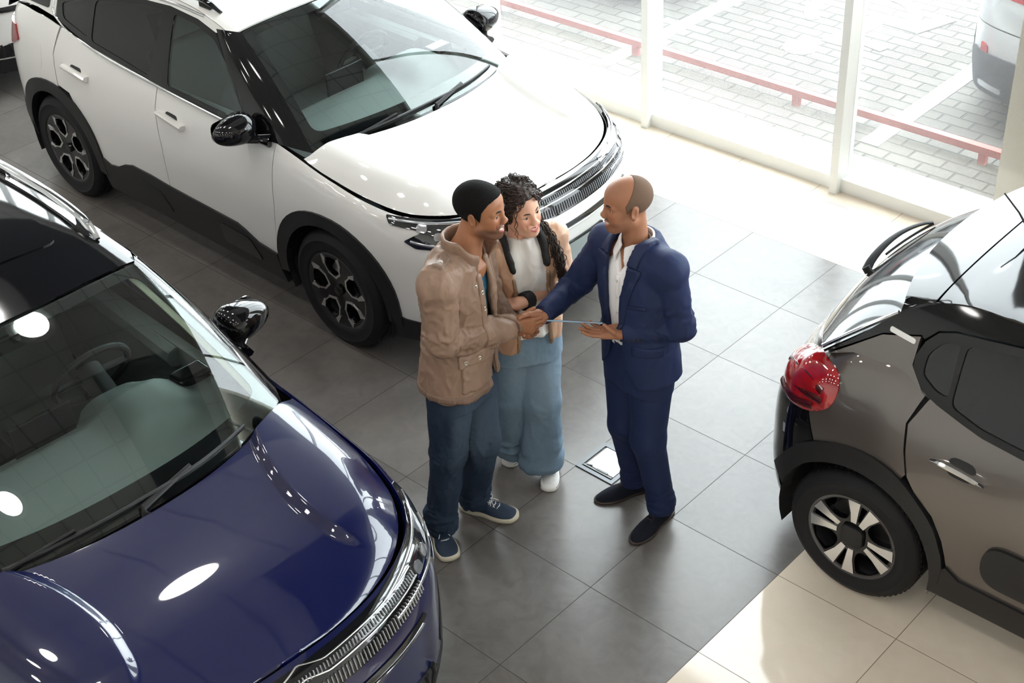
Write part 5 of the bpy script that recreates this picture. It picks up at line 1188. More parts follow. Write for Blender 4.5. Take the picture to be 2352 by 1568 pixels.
    fld(J, cutb, 'i'); fld(J, opening, 's', .008)
    neck_c = np.array([-.665, .012]); fld(J, lambda P: np.maximum(np.linalg.norm(P[..., :2]-neck_c, axis=-1)-.082, 1.44-P[..., 2]), 's', .01)
    uR = (WrR-ElR)/np.linalg.norm(WrR-ElR); uL = (WrL-ElL)/np.linalg.norm(WrL-ElL)
    for wr, u in ((WrR, uR), (WrL, uL)):
        J.put(wr-.1, wr+.12, lambda P: np.maximum(np.maximum(-((P-wr)@u-.004), (P-wr)@u-.06), np.linalg.norm((P-wr)-((P-wr)@u)[..., None]*u, axis=-1)-.06), .003, 's')
    def jd(V):
        f = folds(V, 9, .0070, (0, 0, 1), 2.2, 1)+folds(V, 26, .0040, (0, 0, 1), 1.6, 2)
        for e, u in ((ElR, uR), (ElL, uL)): w = np.exp(-((np.linalg.norm(V-e, axis=1))/.13)**2); f = f+w*folds(V, 20, .011, None, 1, 5)
        return f
    def jdp(V): return jd(V)
    jk = P_(build_sdf('jacket', J, MJ, root, 2, disp=jd))
    def layer(nm, region, lo, hi, m, box=None, k=.003, cut=None):
        c = patch(O, region, lo, hi, k)
        if cut: fld(c, cut, 's', .003)
        o = P_(build_sdf(nm, c, m, jk, 1, disp=jd)); o.matrix_parent_inverse = Matrix.Identity(4); return o
    bx = lambda lc, hc_, side=None: (lambda P: np.maximum.reduce([np.abs(FA.loc(P)[1]-lc[0])-hc_[0], np.abs(P[..., 2]-lc[1])-hc_[1]] + ([side(P)] if side else [])))
    front = lambda P: .03-FA.loc(P)[0]
    def ang(P): f, l, z = FA.loc(P); return np.degrees(np.arctan2(-l, f))     # 0 = front, + = right side
    rg = lambda a0, a1, z0, z1: (lambda P: np.maximum(np.maximum(a0-ang(P), ang(P)-a1)*.0028, np.maximum(z0-P[..., 2], P[..., 2]-z1)))
    layer('pocket', rg(12, 66, .935, 1.062), -.002, .008, MJ); layer('pocket_flap', rg(9, 69, 1.055, 1.108), -.002, .014, MJ)
    layer('hem_band', rg(14, 330, .886, .910), -.002, .005, MJd); layer('front_placket', rg(15, 27, .90, 1.46), -.002, .007, MJ)
    layer('front_placket', rg(-24, -12, .90, 1.50), -.002, .008, MJ)
    layer('chest_flap', rg(18, 60, 1.25, 1.30), -.002, .009, MJ) if False else None
    layer('shoulder_strap', lambda P: np.maximum(np.maximum(np.abs(FA.loc(P)[0]-.012)-.020, 1.38-P[..., 2]), np.maximum(.10+FA.loc(P)[1]*1.0, -FA.loc(P)[1]-.19)) , -.002, .007, MJd)
    MBt = mat('antique_brass', (.55, .50, .42), .3, .9)
    for a, z in ((20, 1.078), (40, 1.078), (60, 1.078), (22, 1.38), (21, 1.30), (34, 1.42)):
        t = math.radians(a); d = FA.f*math.cos(t)-FA.l*math.sin(t); d3 = np.array([d[0], d[1], 0]); q = surf(O, FA.W(0, 0, z)+d3*.34, -d3, 300, .34); button('button', q+d3*(.017 if z < 1.2 else .011), d3, .0105, MBt, jk).matrix_parent_inverse = Matrix.Identity(4)
    q = FA.W(.012, -.155, 1.60); q = surf(O, q, (0, 0, -1), 100, .2); button('button', q+[0, 0, .012], (0.2, -.3, 1), .011, MBt, jk)
    # standing collar, open in front
    K = SDF((-.83, -.16, 1.42), (-.46, .22, 1.66), .004); cc = np.array([-.660, .012])
    def col_(P):
        f = (P[..., :2]-cc)@FA.f; l = (P[..., :2]-cc)@FA.l; z = P[..., 2]; fl = np.clip((z-1.47)/.12, 0, 1); r = .088-.004*fl+(.022+.050*smooth(l/.05))*smooth((f-.01)/.06)*fl; rad = np.hypot(f*.93, l); top = 1.605-.055*smooth((f+.0)/.09); a = np.abs(np.arctan2(l, f))
        return smax(smax(np.abs(rad-r)-.007, np.maximum(z-top, 1.45-z), .008), (.55-a)*.09, .006)
    K.put((-.83, -.16, 1.42), (-.46, .22, 1.66), col_, 0); P_(build_sdf('collar', K, MJ, jk, 2, disp=lambda V: folds(V, 18, .003, None, 1, 4))).matrix_parent_inverse = Matrix.Identity(4)
    # cuffs
    # T-shirt
    T_ = SDF((-.90, -.25, .86), (-.50, .22, 1.56), .006); trunk(T_, [(.88, -.70, -.04, .145, .12), (1.10, -.70, -.03, .138, .120), (1.30, -.70, -.018, .14, .125), (1.44, -.69, -.008, .15, .11), (1.52, -.682, .0, .085, .082)], FA.y)
    fld(T_, lambda P: np.maximum(np.linalg.norm(P[..., :2]-neck_c-FA.f*.012, axis=-1)-.076, 1.43-P[..., 2]), 's', .008)
    P_(build_sdf('t_shirt', T_, mat('blue_cotton', (.012, .085, .16), .8), root, 2, disp=lambda V: folds(V, 14, .003, (0, 0, 1), 2, 3)))
    # jeans
    Jn = SDF((-.90, -.32, .03), (-.50, .20, .96), .005)
    trunk(Jn, [(.80, -.70, -.042, .155, .122), (.95, -.70, -.04, .15, .118)], FA.y, .05)
    for h, k, a in ((HpR, KnR, AnR), (HpL, KnL, AnL)): Jn.cone(h, k, .104, .076, .025); Jn.cone(k, a+[0, 0, .01], .076, .064, .03); Jn.cone(a+[0, 0, .04], a+[.01, 0, -.03], .070, .066, .02)
    fld(Jn, lambda P: .055-P[..., 2], 'i', .004)
    def jeans_d(KA):
        def f(V):
            r = folds(V, 7, .006, (0, 0, 1), 2.5, 6)+folds(V, 24, .0020, (0, 0, 1), 1.6, 8)
            for k_, a_ in KA: w = np.exp(-(np.linalg.norm(V-a_-[0, 0, .03], axis=1)/.10)**2); r = r+w*folds(V*[1, 1, 2.2], 20, .014, None, 1, 9)+np.exp(-(np.linalg.norm(V-k_, axis=1)/.12)**2)*folds(V*[1, 1, 1.8], 18, .005, None, 1, 10)
            return r
        return f
    def denim(base, worn, fig, ks):
        def f(V):
            w = np.zeros(len(V))
            for h, k in ks: t = np.clip((h[2]-V[:, 2])/(h[2]-k[2]+.15), 0, 1); d = V[:, :2]-(h+(k-h)*t[:, None])[:, :2]; fr = (d@fig.f)/.09; w = np.maximum(w, smooth((fr-.2)/.7)*np.exp(-((V[:, 2]-.66)/.20)**2))
            w = np.clip(w*1.0+.18+.14*vnoise(V*[30, 30, 12])+.06*vnoise(V*110), 0, 1)[:, None]; return np.array(base)*(1-w)+np.array(worn)*w
        return f
    MD = tone_mat('denim', .8, .2, bump=(300, .3, 2, .001))
    P_(build_sdf('jeans', Jn, MD, root, 2, disp=jeans_d(((KnR, AnR), (KnL, AnL))), col=denim((.012, .023, .048), (.060, .088, .130), FA, ((HpR, KnR), (HpL, KnL)))))
    MU = mat('navy_nubuck', (.014, .030, .062), .7, bump=(120, .3, 3, .001)); MS = mat('cream_sole', (.60, .55, .44), .6); MLc = mat('white_lace', (.75, .74, .72), .8)
    for hl_, te in (((-.845, -.155), (-.600, -.285)), ((-.83, .015), (-.560, .125))): P_(shoe(root, hl_, te, MU, MS, lace=MLc, w=.053, h=.096))
man_a()
# ================================================================= man in the navy suit
def man_s():
    OX, OY = -.14, .56; root = tag(empty('person', (OX, OY, 0)), 'balding man in a navy suit and open white shirt, holding a tablet while shaking hands', 'person')
    def P_(o): o.matrix_parent_inverse = Matrix.Translation((-OX, -OY, 0)); return o
    I4 = Matrix.Identity(4); F = Fig(-.155, .545, 258)
    hc = np.array([-.198, .512, 1.684]); R = rotz(math.radians(237))@roty(math.radians(1)); sc = .99
    ShR = F.W(.03, -.185, 1.43); ShL = F.W(.0, .185, 1.455); ElR = np.array([-.475, .500, 1.185]); WrR = np.array([-.446, .238, 1.165]); ElL = np.array([.060, .545, 1.16]); WrL = np.array([-.135, .405, 1.125])
    HpR, HpL = np.array([-.245, .560, .88]), np.array([-.085, .545, .88]); KnR, KnL = np.array([-.235, .545, .50]), np.array([-.075, .510, .50]); AnR, AnL = np.array([-.248, .625, .10]), np.array([-.032, .555, .10])
    S = SDF((-.66, .10, .04), (.17, .80, 1.85), .003, zfine=[(1.0, 1.24), (1.5, 1.85)], fine=.0027)
    trunk(S, [(.80, -.16, .555, .145, .10), (1.0, -.16, .55, .14, .10), (1.25, -.155, .545, .15, .105), (1.40, -.155, .545, .15, .095), (1.49, -.16, .54, .08, .07)], F.y)
    S.cone(ShR, ShL, .05, .05, .03)
    for a, b_, c_ in ((ShR, ElR, WrR), (ShL, ElL, WrL)): S.cone(a, b_, .042, .036, .03); S.cone(b_, c_, .036, .028, .02)
    for h, k, a in ((HpR, KnR, AnR), (HpL, KnL, AnL)): S.cone(h, k, .075, .05, .03); S.cone(k, a, .05, .033, .02)
    nb = np.array([-.168, .538, 1.455]); S.cone(nb, hc+R@np.array([-.025, 0, -.055])*sc, .056, .054, .025)
    head(S, hc, R, sc, smile=.8)
    hand(S, WrR, (-.55, -.80, -.24), np.cross([0, 0, 1], [-.55, -.80, -.24]), False, ((30, 50, 30), (34, 52, 30), (38, 54, 30), (42, 54, 30)), (.8, .5, .22, 18), .95)
    hand(S, WrL, (-.72, -.62, .02), (.05, 0, 1), True, ((6, 14, 10), (8, 14, 10), (10, 16, 12), (14, 20, 14)), (.55, .45, .65, 30), .97)
    stub = lambda x, y, z: .35*smooth((-.045-z)/.02)*smooth((x-.0)/.03)
    must = lambda x, y, z: .85*np.exp(-((z+.0525)/.006)**2)*(np.abs(y) < .030)*(x > .07)
    goat = lambda x, y, z: .6*np.exp(-((z+.092)/.010)**2-(y/.016)**2)*(x > .06)
    base = (.31, .135, .072)
    body = P_(build_sdf('body', S, M['skin'], root, 2, col=skin_tone(base, hc, R, sc, (.42, .17, .13), [((.10, .05, .035), stub), ((.05, .035, .03), must), ((.08, .05, .04), goat)])))
    face_parts(hc, R, sc, body, M['brow'], .8, gaze=(0, -.05))
    H_ = SDF(hc-.16, hc+.16, .0032); head(H_, hc, R, sc, skull=True)
    def hl(P):
        q = (P-hc)@R/sc; x, y, z = q[..., 0], q[..., 1], q[..., 2]; hz = np.interp(x, [-.11, -.06, -.03, -.012, .004, .022, .034], [-.060, -.062, -.040, .014, .006, -.015, .035])
        return np.maximum((hz-z)*.7, (x-.050+.62*np.maximum(z, 0))*.8)
    H_.d -= .0018; fld(H_, hl, 'i', .004)
    build_sdf('hair', H_, mat('shaved_hair', (.135, .085, .058), .8, spec=.2, bump=(420, .5, 3, .002)), body, 1)
    MS_ = mat('navy_wool', (.0095, .0185, .066), .7, spec=.3, bump=(240, .15, 3, .001)); MSl = mat('navy_wool_lapel', (.0085, .0165, .058), .6, spec=.3)
    J = SDF((-.62, .18, .68), (.20, .82, 1.56), .0048)
    trunk(J, [(.73, -.145, .565, .205, .160), (.82, -.150, .560, .200, .150), (.95, -.155, .555, .188, .142), (1.08, -.155, .55, .180, .136), (1.22, -.155, .545, .195, .142), (1.38, -.155, .545, .195, .130), (1.475, -.158, .543, .13, .105), (1.53, -.162, .54, .088, .088)], F.y)
    J.cone(ShR, ShL, .070, .070, .05)
    for a, b_, c_ in ((ShR, ElR, WrR), (ShL, ElL, WrL)): J.ell(a-[0, 0, .01], (.072, .072, .07), None, .045); J.cone(a-[0, 0, .01], b_, .070, .058, .008); J.cone(b_, c_-(c_-b_)/np.linalg.norm(c_-b_)*.02, .057, .043, .012)
    O = clone(J); J.d = smax(J.d, -(J.d+.014), 0)
    wz = lambda z: np.interp(z, [.80, .86, .94, 1.02, 1.10, 1.25, 1.38, 1.50, 1.56], [.17, .12, .068, .050, .050, .055, .064, .075, .08])
    def opening(P): f, l, z = F.loc(P); return np.maximum(np.abs(l+.01)-wz(z), .01-f)
    fld(J, lambda P: 0.862-P[..., 2]-.02*smooth(F.loc(P)[0]/.15), 'i'); fld(J, opening, 's', .006)
    ncn = np.array([-.172, .535]); fld(J, lambda P: np.maximum(np.linalg.norm(P[..., :2]-ncn, axis=-1)-.083, 1.42-P[..., 2]), 's', .006)
    for wr, e in ((WrR, ElR), (WrL, ElL)):
        u = (wr-e)/np.linalg.norm(wr-e); J.put(wr-.1, wr+.12, lambda P: np.maximum(np.maximum(-((P-wr)@u+.004), (P-wr)@u-.05), np.linalg.norm((P-wr)-((P-wr)@u)[..., None]*u, axis=-1)-.055), .003, 's')
    def jd(V):
        f = folds(V, 6, .0050, (0, 0, 1), 2.2, 11)+folds(V, 16, .0018, (0, 0, 1), 1.8, 12)
        for e in (ElR, ElL): f = f+np.exp(-((np.linalg.norm(V-e, axis=1))/.13)**2)*folds(V, 18, .0095, None, 1, 15)
        for e in (ShR, ShL): f = f+np.exp(-((np.linalg.norm(V-e+[0, 0, .12], axis=1))/.12)**2)*folds(V, 12, .003, None, 1, 17)
        return f
    jk = P_(build_sdf('suit_jacket', J, MS_, root, 2, disp=jd))
    def layer(nm, region, lo, hi, m): o = P_(build_sdf(nm, patch(O, region, lo, hi), m, jk, 1, disp=jd)); o.matrix_parent_inverse = I4; return o
    for sg in (-1, 1):
        def lap(P, top=False):
            f, l, z = F.loc(P); a = (l+.01)*sg-wz(z); wd = np.interp(z, [1.06, 1.14, 1.28, 1.43, 1.46, 1.50], [.0, .012, .036, .062, .062, .062]); return np.maximum.reduce([-a-.004, a-wd, 1.07-z, z-1.448, .0-f])
        def colr(P):
            f, l, z = F.loc(P); a = (l+.01)*sg-wz(z); wd = np.interp(z, [1.45, 1.47, 1.50, 1.54], [.044, .040, .036, .03]); return np.maximum.reduce([-a-.004, a-wd, 1.456-z, z-1.55, -.02-f])
        layer('lapel', lap, -.003, .007, MSl); layer('jacket_collar', colr, -.003, .009, MSl)
        fl = lambda P: np.maximum.reduce([np.abs(np.degrees(np.arctan2(F.loc(P)[1]*sg, F.loc(P)[0]))-62)*.003-.070, np.abs(P[..., 2]-1.045)-.022])
        layer('pocket_flap', fl, -.002, .006, MS_)
    layer('breast_pocket', lambda P: np.maximum.reduce([np.abs(F.loc(P)[1]-.115)-.046, np.abs(P[..., 2]-1.275-.15*(F.loc(P)[1]-.115))-.010, -F.loc(P)[0]]), -.002, .004, MSl)
    MB_ = mat('dark_button', (.012, .012, .02), .3); u = (WrL-ElL)/np.linalg.norm(WrL-ElL)
    for i in range(4):
        p = WrL-u*(.028+.017*i); d = np.array([.45, -.75, -.35]); d -= u*(d@u); d /= np.linalg.norm(d); q = surf(O, p+d*.10, -d, 200, .1); button('cuff_button', q+d*.002, d, .0065, MB_, jk).matrix_parent_inverse = I4
    # shirt
    MW_ = mat('white_shirt', (.78, .77, .78), .7, bump=(300, .1, 2, .001))
    T_ = SDF((-.36, .34, .84), (.05, .74, 1.56), .005); trunk(T_, [(1.00, -.158, .555, .152, .118), (1.08, -.158, .55, .150, .115), (1.25, -.156, .545, .168, .122), (1.40, -.158, .543, .15, .108), (1.47, -.165, .54, .082, .080), (1.50, -.168, .538, .07, .07)], F.y)
    T_.put((-.27, .43, 1.42), (-.06, .64, 1.52), lambda P: np.maximum(np.abs(np.linalg.norm(P[..., :2]-ncn, axis=-1)-.066)-.006, np.abs(P[..., 2]-1.49)-.035), .01)
    TO = clone(T_)
    def vn(P): f, l, z = F.loc(P); return np.maximum.reduce([np.abs(l)-.040*np.clip((z-1.385)/.10, 0, 1), -f, 1.385-z])
    fld(T_, vn, 's', .004); fld(T_, lambda P: np.maximum(np.linalg.norm(P[..., :2]-ncn, axis=-1)-.058, 1.43-P[..., 2]), 's', .004)
    sh = P_(build_sdf('shirt', T_, MW_, root, 2, disp=lambda V: folds(V, 9, .004, (0, 0, 1), 3, 21)))
    fr = patch(TO, lambda P: np.maximum.reduce([np.abs(F.loc(P)[1])-.014, -F.loc(P)[0], np.abs(P[..., 2]-1.20)-.18]), -.002, .0035); P_(build_sdf('button_placket', fr, MW_, sh, 1, disp=lambda V: folds(V, 9, .004, (0, 0, 1), 3, 21))).matrix_parent_inverse = I4
    for z in (1.36, 1.28, 1.20, 1.12, 1.05): q = surf(TO, F.W(.3, 0, z), -np.array([*F.f, 0]), 200, .3); button('shirt_button', q+np.array([*F.f, 0])*.005, [*F.f, 0], .0055, mat('pearl_button', (.6, .6, .6), .3) if z == 1.36 else bpy.data.materials['pearl_button'], sh).matrix_parent_inverse = I4
    for sg in (-1, 1):       # collar leaves
        K = SDF((-.30, .38, 1.38), (-.04, .66, 1.57), .003)
        def leaf(P):
            f, l, z = F.loc(P); f = f-(F.loc(np.array([*ncn, 0.]))[0]); rad = np.hypot(f, l); an = np.degrees(np.arctan2(l*sg, f)); r = .068+.030*np.clip((1.535-z)/.07, 0, 1); low = np.interp(an, [8, 22, 40, 70, 120, 180], [1.474, 1.427, 1.455, 1.482, 1.495, 1.498]); top = np.interp(an, [5, 30, 90, 180], [1.512, 1.530, 1.545, 1.55])
            return np.maximum.reduce([np.abs(rad-r)-.0048, low-z, z-top, (8+(1.51-z)*150-an)*.0012, -l*sg])
        K.put((-.30, .38, 1.38), (-.04, .66, 1.57), leaf, 0); P_(build_sdf('shirt_collar', K, MW_, sh, 1)).matrix_parent_inverse = I4
    Jn = SDF((-.40, .36, .03), (.10, .72, 1.06), .005)
    trunk(Jn, [(.78, -.16, .555, .158, .118), (.96, -.158, .555, .156, .120), (1.025, -.158, .555, .156, .121)], F.y, .05)
    for h, k, a, t in ((HpR, KnR, AnR, 0), (HpL, KnL, AnL, 1)): Jn.cone(h, k, .100, .076, .025); Jn.cone(k, a+[0, 0, .01], .076, .058, .03); Jn.cone(a+[0, 0, .03], a+[0, -.01, -.035], .060, .060, .02)
    fld(Jn, lambda P: .080-P[..., 2], 'i', .004)
    def td(V):
        r = folds(V, 6, .004, (0, 0, 1), 3, 31)
        for k_, a_ in ((KnR, AnR), (KnL, AnL)): r = r+np.exp(-(np.linalg.norm(V-a_-[0, 0, .05], axis=1)/.10)**2)*folds(V*[1, 1, 2], 16, .006, None, 1, 33)+np.exp(-(np.linalg.norm(V-k_, axis=1)/.10)**2)*folds(V, 12, .003, None, 1, 35)
        return r
    P_(build_sdf('trousers', Jn, MS_, root, 2, disp=td))
    MU = mat('dark_suede', (.008, .010, .017), .85, spec=.2, bump=(200, .3, 3, .001)); MSo = mat('dark_sole', (.03, .018, .012), .5); ML2 = mat('dark_lace', (.03, .012, .016), .7)
    for h_, t_ in (((-.205, .735), (-.352, .452)), ((-.036, .645), (-.030, .335))): P_(shoe(root, h_, t_, MU, MSo, lace=ML2, w=.050, kind='dress', sole=.014, h=.092))
    # tablet
    u = np.array([.83, .555, .0]); u /= np.linalg.norm(u); c0 = np.array([-.322, .310, 1.148]); camp = np.array([3.04273, -3.50555, 4.64754]); v = c0-camp; v /= np.linalg.norm(v); v = v-u*(v@u); v /= np.linalg.norm(v);  n = np.cross(u, v); n *= np.sign(n[2]); c = c0+v*.06
    Rm = np.stack([u, v, n], 1); mb = MB(); mb.box((0, 0, 0), (.245, .17, .008)); mb.V = [tuple(c+Rm@np.array(p)) for p in mb.V]
    tb = tag(mb.build('tablet', mat('tablet_case', (.25, .33, .42), .35, .6), bevel=.0035), 'thin blue-grey tablet held by the man in the navy suit, seen edge on', 'tablet')
    mb = MB(); mb.box((0, 0, .0045), (.23, .155, .001)); mb.V = [tuple(c+Rm@np.array(p)) for p in mb.V]; mb.build('screen', M['black_gloss'] if 'black_gloss' in M else M['iris'], tb)
man_s()
# ================================================================= woman in the peach bomber jacket
def woman():
    OX, OY = -.74, .43; root = tag(empty('person', (OX, OY, 0)), 'woman with long curly dark hair in a peach bomber jacket and wide light jeans', 'person')
    def P_(o): o.matrix_parent_inverse = Matrix.Translation((-OX, -OY, 0)); return o
    I4 = Matrix.Identity(4); F = Fig(-.735, .425, -22)
    hc = np.array([-.722, .418, 1.520]); R = rotz(math.radians(-8))@roty(math.radians(0))@rotx(math.radians(8)); sc = .985
    ShR = F.W(.0, -.155, 1.325); ShL = F.W(.0, .155, 1.335); ElL = np.array([-.620, .555, 1.09]); WrL = np.array([-.612, .288, 1.140]); ElR = np.array([-.87, .34, 1.09]); WrR = np.array([-.80, .30, 1.20])
    HpR, HpL = np.array([-.775, .335, .84]), np.array([-.690, .465, .84]); KnR, KnL = np.array([-.80, .365, .48]), np.array([-.665, .445, .48]); AnR, AnL = np.array([-.865, .465, .10]), np.array([-.695, .465, .10])
    S = SDF((-1.0, .14, .04), (-.48, .66, 1.72), .003, zfine=[(1.08, 1.28), (1.36, 1.72)], fine=.0026)
    trunk(S, [(.78, -.735, .405, .15, .10), (.95, -.735, .41, .12, .09), (1.15, -.735, .42, .125, .095), (1.30, -.735, .425, .13, .085), (1.37, -.735, .425, .07, .06)], F.y)
    S.cone(ShR, ShL, .042, .042, .03)
    for a, b_, c_ in ((ShR, ElR, WrR), (ShL, ElL, WrL)): S.cone(a, b_, .038, .032, .03); S.cone(b_, c_, .032, .024, .02)
    for h, k, a in ((HpR, KnR, AnR), (HpL, KnL, AnL)): S.cone(h, k, .075, .05, .03); S.cone(k, a, .05, .033, .02)
    nb = np.array([-.738, .425, 1.345]); S.cone(nb, hc+R@np.array([-.022, 0, -.055])*sc, .050, .047, .025)
    head(S, hc, R, sc, female=True, smile=.9)
    hand(S, WrL, (-.62, -.70, -.06), (-.05, -.1, -1), True, ((12, 22, 16), (14, 24, 16), (18, 26, 16), (24, 30, 18)), (.8, .5, .1, 10), .88)
    hand(S, WrR, (.72, -.35, .25), (-.2, -.9, .1), False, ((14, 24, 18),), (.7, .5, .3, 10), .88)
    base = (.70, .40, .28)
    body = P_(build_sdf('body', S, M['skin'], root, 2, col=skin_tone(base, hc, R, sc, (.52, .13, .12))))
    face_parts(hc, R, sc, body, M['brow'], .9, female=True, gaze=(.25, .12))
    MH = mat('dark_curly_hair', (.030, .018, .014), .5, spec=.3)
    # hair: a close cap under many curls
    H_ = SDF(hc-.2, hc+.2, .004); head(H_, hc, R, sc, skull=True); H_.d -= .012
    def hl(P): q = (P-hc)@R/sc; x, z = q[..., 0], q[..., 2]; hz = np.interp(x, [-.11, -.03, .0, .03, .048, .064, .09], [-.085, -.075, -.06, -.01, .045, .070, .085]); return (hz-z)*.7
    fld(H_, hl, 'i', .006); hair = build_sdf('hair', H_, MH, body, 1, disp=lambda V: .003*vnoise(V*90))
    rnd = np.random.RandomState(11); mb = MB()
    def curl(P, amp, turns, r, ph):
        P = path(P, int(14+turns*7)); T = np.gradient(P, axis=0); T /= np.linalg.norm(T, axis=1)[:, None]; a = np.cross(T, [.3, .2, .9]); a /= np.linalg.norm(a, axis=1)[:, None]+1e-9; b = np.cross(T, a); t = np.linspace(0, 1, len(P)); an = ph+t*turns*2*math.pi
        Q = P+(a*np.cos(an)[:, None]+b*np.sin(an)[:, None])*(amp*np.minimum(1, t*6+.15))[:, None]; mb.tube(Q, list(r*(1-.55*t)), 5)
    hz_ = lambda x: float(np.interp(x, [-.11, -.03, .0, .03, .048, .064, .09], [-.085, -.075, -.06, -.01, .045, .070, .085]))
    L = lambda p: hc+R@(np.array(p)*sc)
    n = 0
    while n < 560:
        th = rnd.uniform(0, 2*math.pi); cz = rnd.uniform(-.75, 1); s_ = math.sqrt(1-cz*cz); p = np.array([-.014+.108*s_*math.cos(th), .086*s_*math.sin(th), .036+.096*cz])
        if p[2] < hz_(p[0])+.004: continue
        n += 1; o = np.array([p[0]+.02, p[1], p[2]-.03]); o /= np.linalg.norm(o); down = np.array([-.35-.3*(p[0] > 0), np.sign(p[1])*.25, -.75]); down -= o*(down@o); down /= np.linalg.norm(down); ln = rnd.uniform(.05, .10)
        q1 = p+o*rnd.uniform(.006, .016)+down*ln*.3; q2 = q1+down*ln*.5-o*ln*.38
        curl([L(p-o*.006), L(q1), L(q2)], rnd.uniform(.003, .007), rnd.uniform(1.2, 2.4), rnd.uniform(.0024, .0038), rnd.uniform(0, 6.3))
    # loose ringlets at the face, and the mass gathered over her left shoulder
    for y0, sg in ((-.066, -1), (-.074, -1), (.070, 1)):
        curl([L((.060, y0*.9, .062)), L((.070, y0*1.12, .01)), L((.062, y0*1.18, -.05)), L((.055, y0*1.1, -.10))], .004, 3.5, .0022, rnd.uniform(0, 6))
    A0 = L((-.045, .055, -.055)); A1 = F.W(.045, .105, 1.385); A2 = F.W(.125, .125, 1.28); A3 = F.W(.145, .135, 1.17); A4 = F.W(.14, .135, 1.09)
    for i in range(64):
        j = lambda k: rnd.uniform(-k, k, 3); e = rnd.uniform(.65, 1); P = [A0+j(.028), (A0+A1)/2+j(.022)+[0, 0, .0], A1+j(.022), A2+j(.021), A2+(A3-A2)*e+j(.015), A2+(A3-A2)*e+(A4-A3)*e+j(.008)]
        curl(P, rnd.uniform(.004, .008), rnd.uniform(6, 9), rnd.uniform(.0026, .0038), rnd.uniform(0, 6.3))
    for i in range(70):
        p = np.array([-.08+rnd.uniform(-.02, .05), rnd.uniform(-.06, .06), -.03]); e = rnd.uniform(.5, 1); curl([L(p), L(p+[-.03, 0, -.06]), L(p+[-.03, .02, -.12*e])+[0, 0, -.03*e]], .007, 3, .003, rnd.uniform(0, 6))
    cu = mb.build('curls', MH, hair, auto=0)
    # jacket
    MJ = mat('peach_satin', (.50, .295, .19), .36, spec=.5, bump=(25, .2, 4, .003)); MK = mat('black_rib_knit', (.008, .008, .009), .8)
    J = SDF((-1.02, .12, .80), (-.46, .70, 1.46), .0048)
    trunk(J, [(.835, -.735, .410, .170, .130), (.88, -.735, .410, .178, .138), (1.0, -.735, .415, .170, .135), (1.15, -.735, .42, .170, .138), (1.28, -.735, .425, .168, .122), (1.36, -.737, .425, .11, .088), (1.40, -.738, .425, .075, .075)], F.y)
    J.cone(ShR, ShL, .058, .058, .05)
    for a, b_, c_ in ((ShR, ElR, WrR), (ShL, ElL, WrL)): J.ell(a-[0, 0, .01], (.062, .062, .06), None, .045); J.cone(a-[0, 0, .01], b_, .062, .060, .010); J.cone(b_, c_-(c_-b_)/np.linalg.norm(c_-b_)*.05, .060, .044, .014)
    O = clone(J); J.d = smax(J.d, -(J.d+.014), 0)
    wz = lambda z: np.interp(z, [.80, .95, 1.10, 1.25, 1.36, 1.45], [.082, .078, .074, .082, .085, .07])
    fld(J, lambda P: np.maximum(np.abs(F.loc(P)[1]+.012)-wz(P[..., 2]), .01-F.loc(P)[0]), 's', .006); fld(J, lambda P: .842-P[..., 2], 'i', .004)
    ncn = np.array([-.738, .425]); fld(J, lambda P: np.maximum(np.linalg.norm(P[..., :2]-ncn, axis=-1)-.072, 1.30-P[..., 2]), 's', .006)
    for wr, e in ((WrR, ElR), (WrL, ElL)):
        u = (wr-e)/np.linalg.norm(wr-e); J.put(wr-.12, wr+.12, lambda P: np.maximum(np.maximum(-((P-wr)@u+.055), (P-wr)@u-.03), np.linalg.norm((P-wr)-((P-wr)@u)[..., None]*u, axis=-1)-.06), .003, 's')
    def jd(V):
        f = folds(V, 9, .0075, (0, 0, 1), 2, 41)+folds(V, 22, .0030, (0, 0, 1), 1.5, 42)
        for e in (ElR, ElL): f = f+np.exp(-((np.linalg.norm(V-e, axis=1))/.12)**2)*folds(V, 20, .0075, None, 1, 45)
        return f
    jk = P_(build_sdf('jacket', J, MJ, root, 2, disp=jd))
    def layer(nm, region, lo, hi, m): o = P_(build_sdf(nm, patch(O, region, lo, hi), m, jk, 1, disp=jd)); o.matrix_parent_inverse = I4; return o
    for sg in (-1, 1):
        layer('collar', lambda P: np.maximum.reduce([-((F.loc(P)[1]+.012)*sg-wz(P[..., 2]))-.006, (F.loc(P)[1]+.012)*sg-wz(P[..., 2])-np.interp(P[..., 2], [1.25, 1.30, 1.36, 1.44], [.0, .010, .014, .018]), 1.27-P[..., 2], -.05-F.loc(P)[0]]), -.012, .010, MK)
        layer('zip', lambda P: np.maximum.reduce([np.abs((F.loc(P)[1]+.012)*sg-wz(P[..., 2])-.003)-.004, P[..., 2]-1.24, .85-P[..., 2], -F.loc(P)[0]]), -.010, .004, mat('brass_zip', (.34, .22, .14), .4, .5))
    for wr, e, nm in ((WrL, ElL, 'cuff'), (WrR, ElR, 'cuff')):
        u = (wr-e)/np.linalg.norm(wr-e); K = SDF(wr-.12, wr+.12, .004); K.put(wr-.11, wr+.11, lambda P: np.maximum(np.abs((P-wr)@u+.030)-.026, np.abs(np.linalg.norm((P-wr)-((P-wr)@u)[..., None]*u, axis=-1)-.034)-.007), 0); P_(build_sdf(nm, K, MK, jk, 1)).matrix_parent_inverse = I4
    T_ = SDF((-.92, .24, .82), (-.55, .62, 1.42), .005); trunk(T_, [(.905, -.735, .41, .158, .128), (.97, -.735, .412, .150, .120), (1.10, -.735, .418, .142, .118), (1.20, -.735, .421, .148, .128), (1.30, -.735, .425, .135, .100), (1.355, -.738, .425, .085, .072), (1.385, -.738, .425, .06, .058)], F.y)
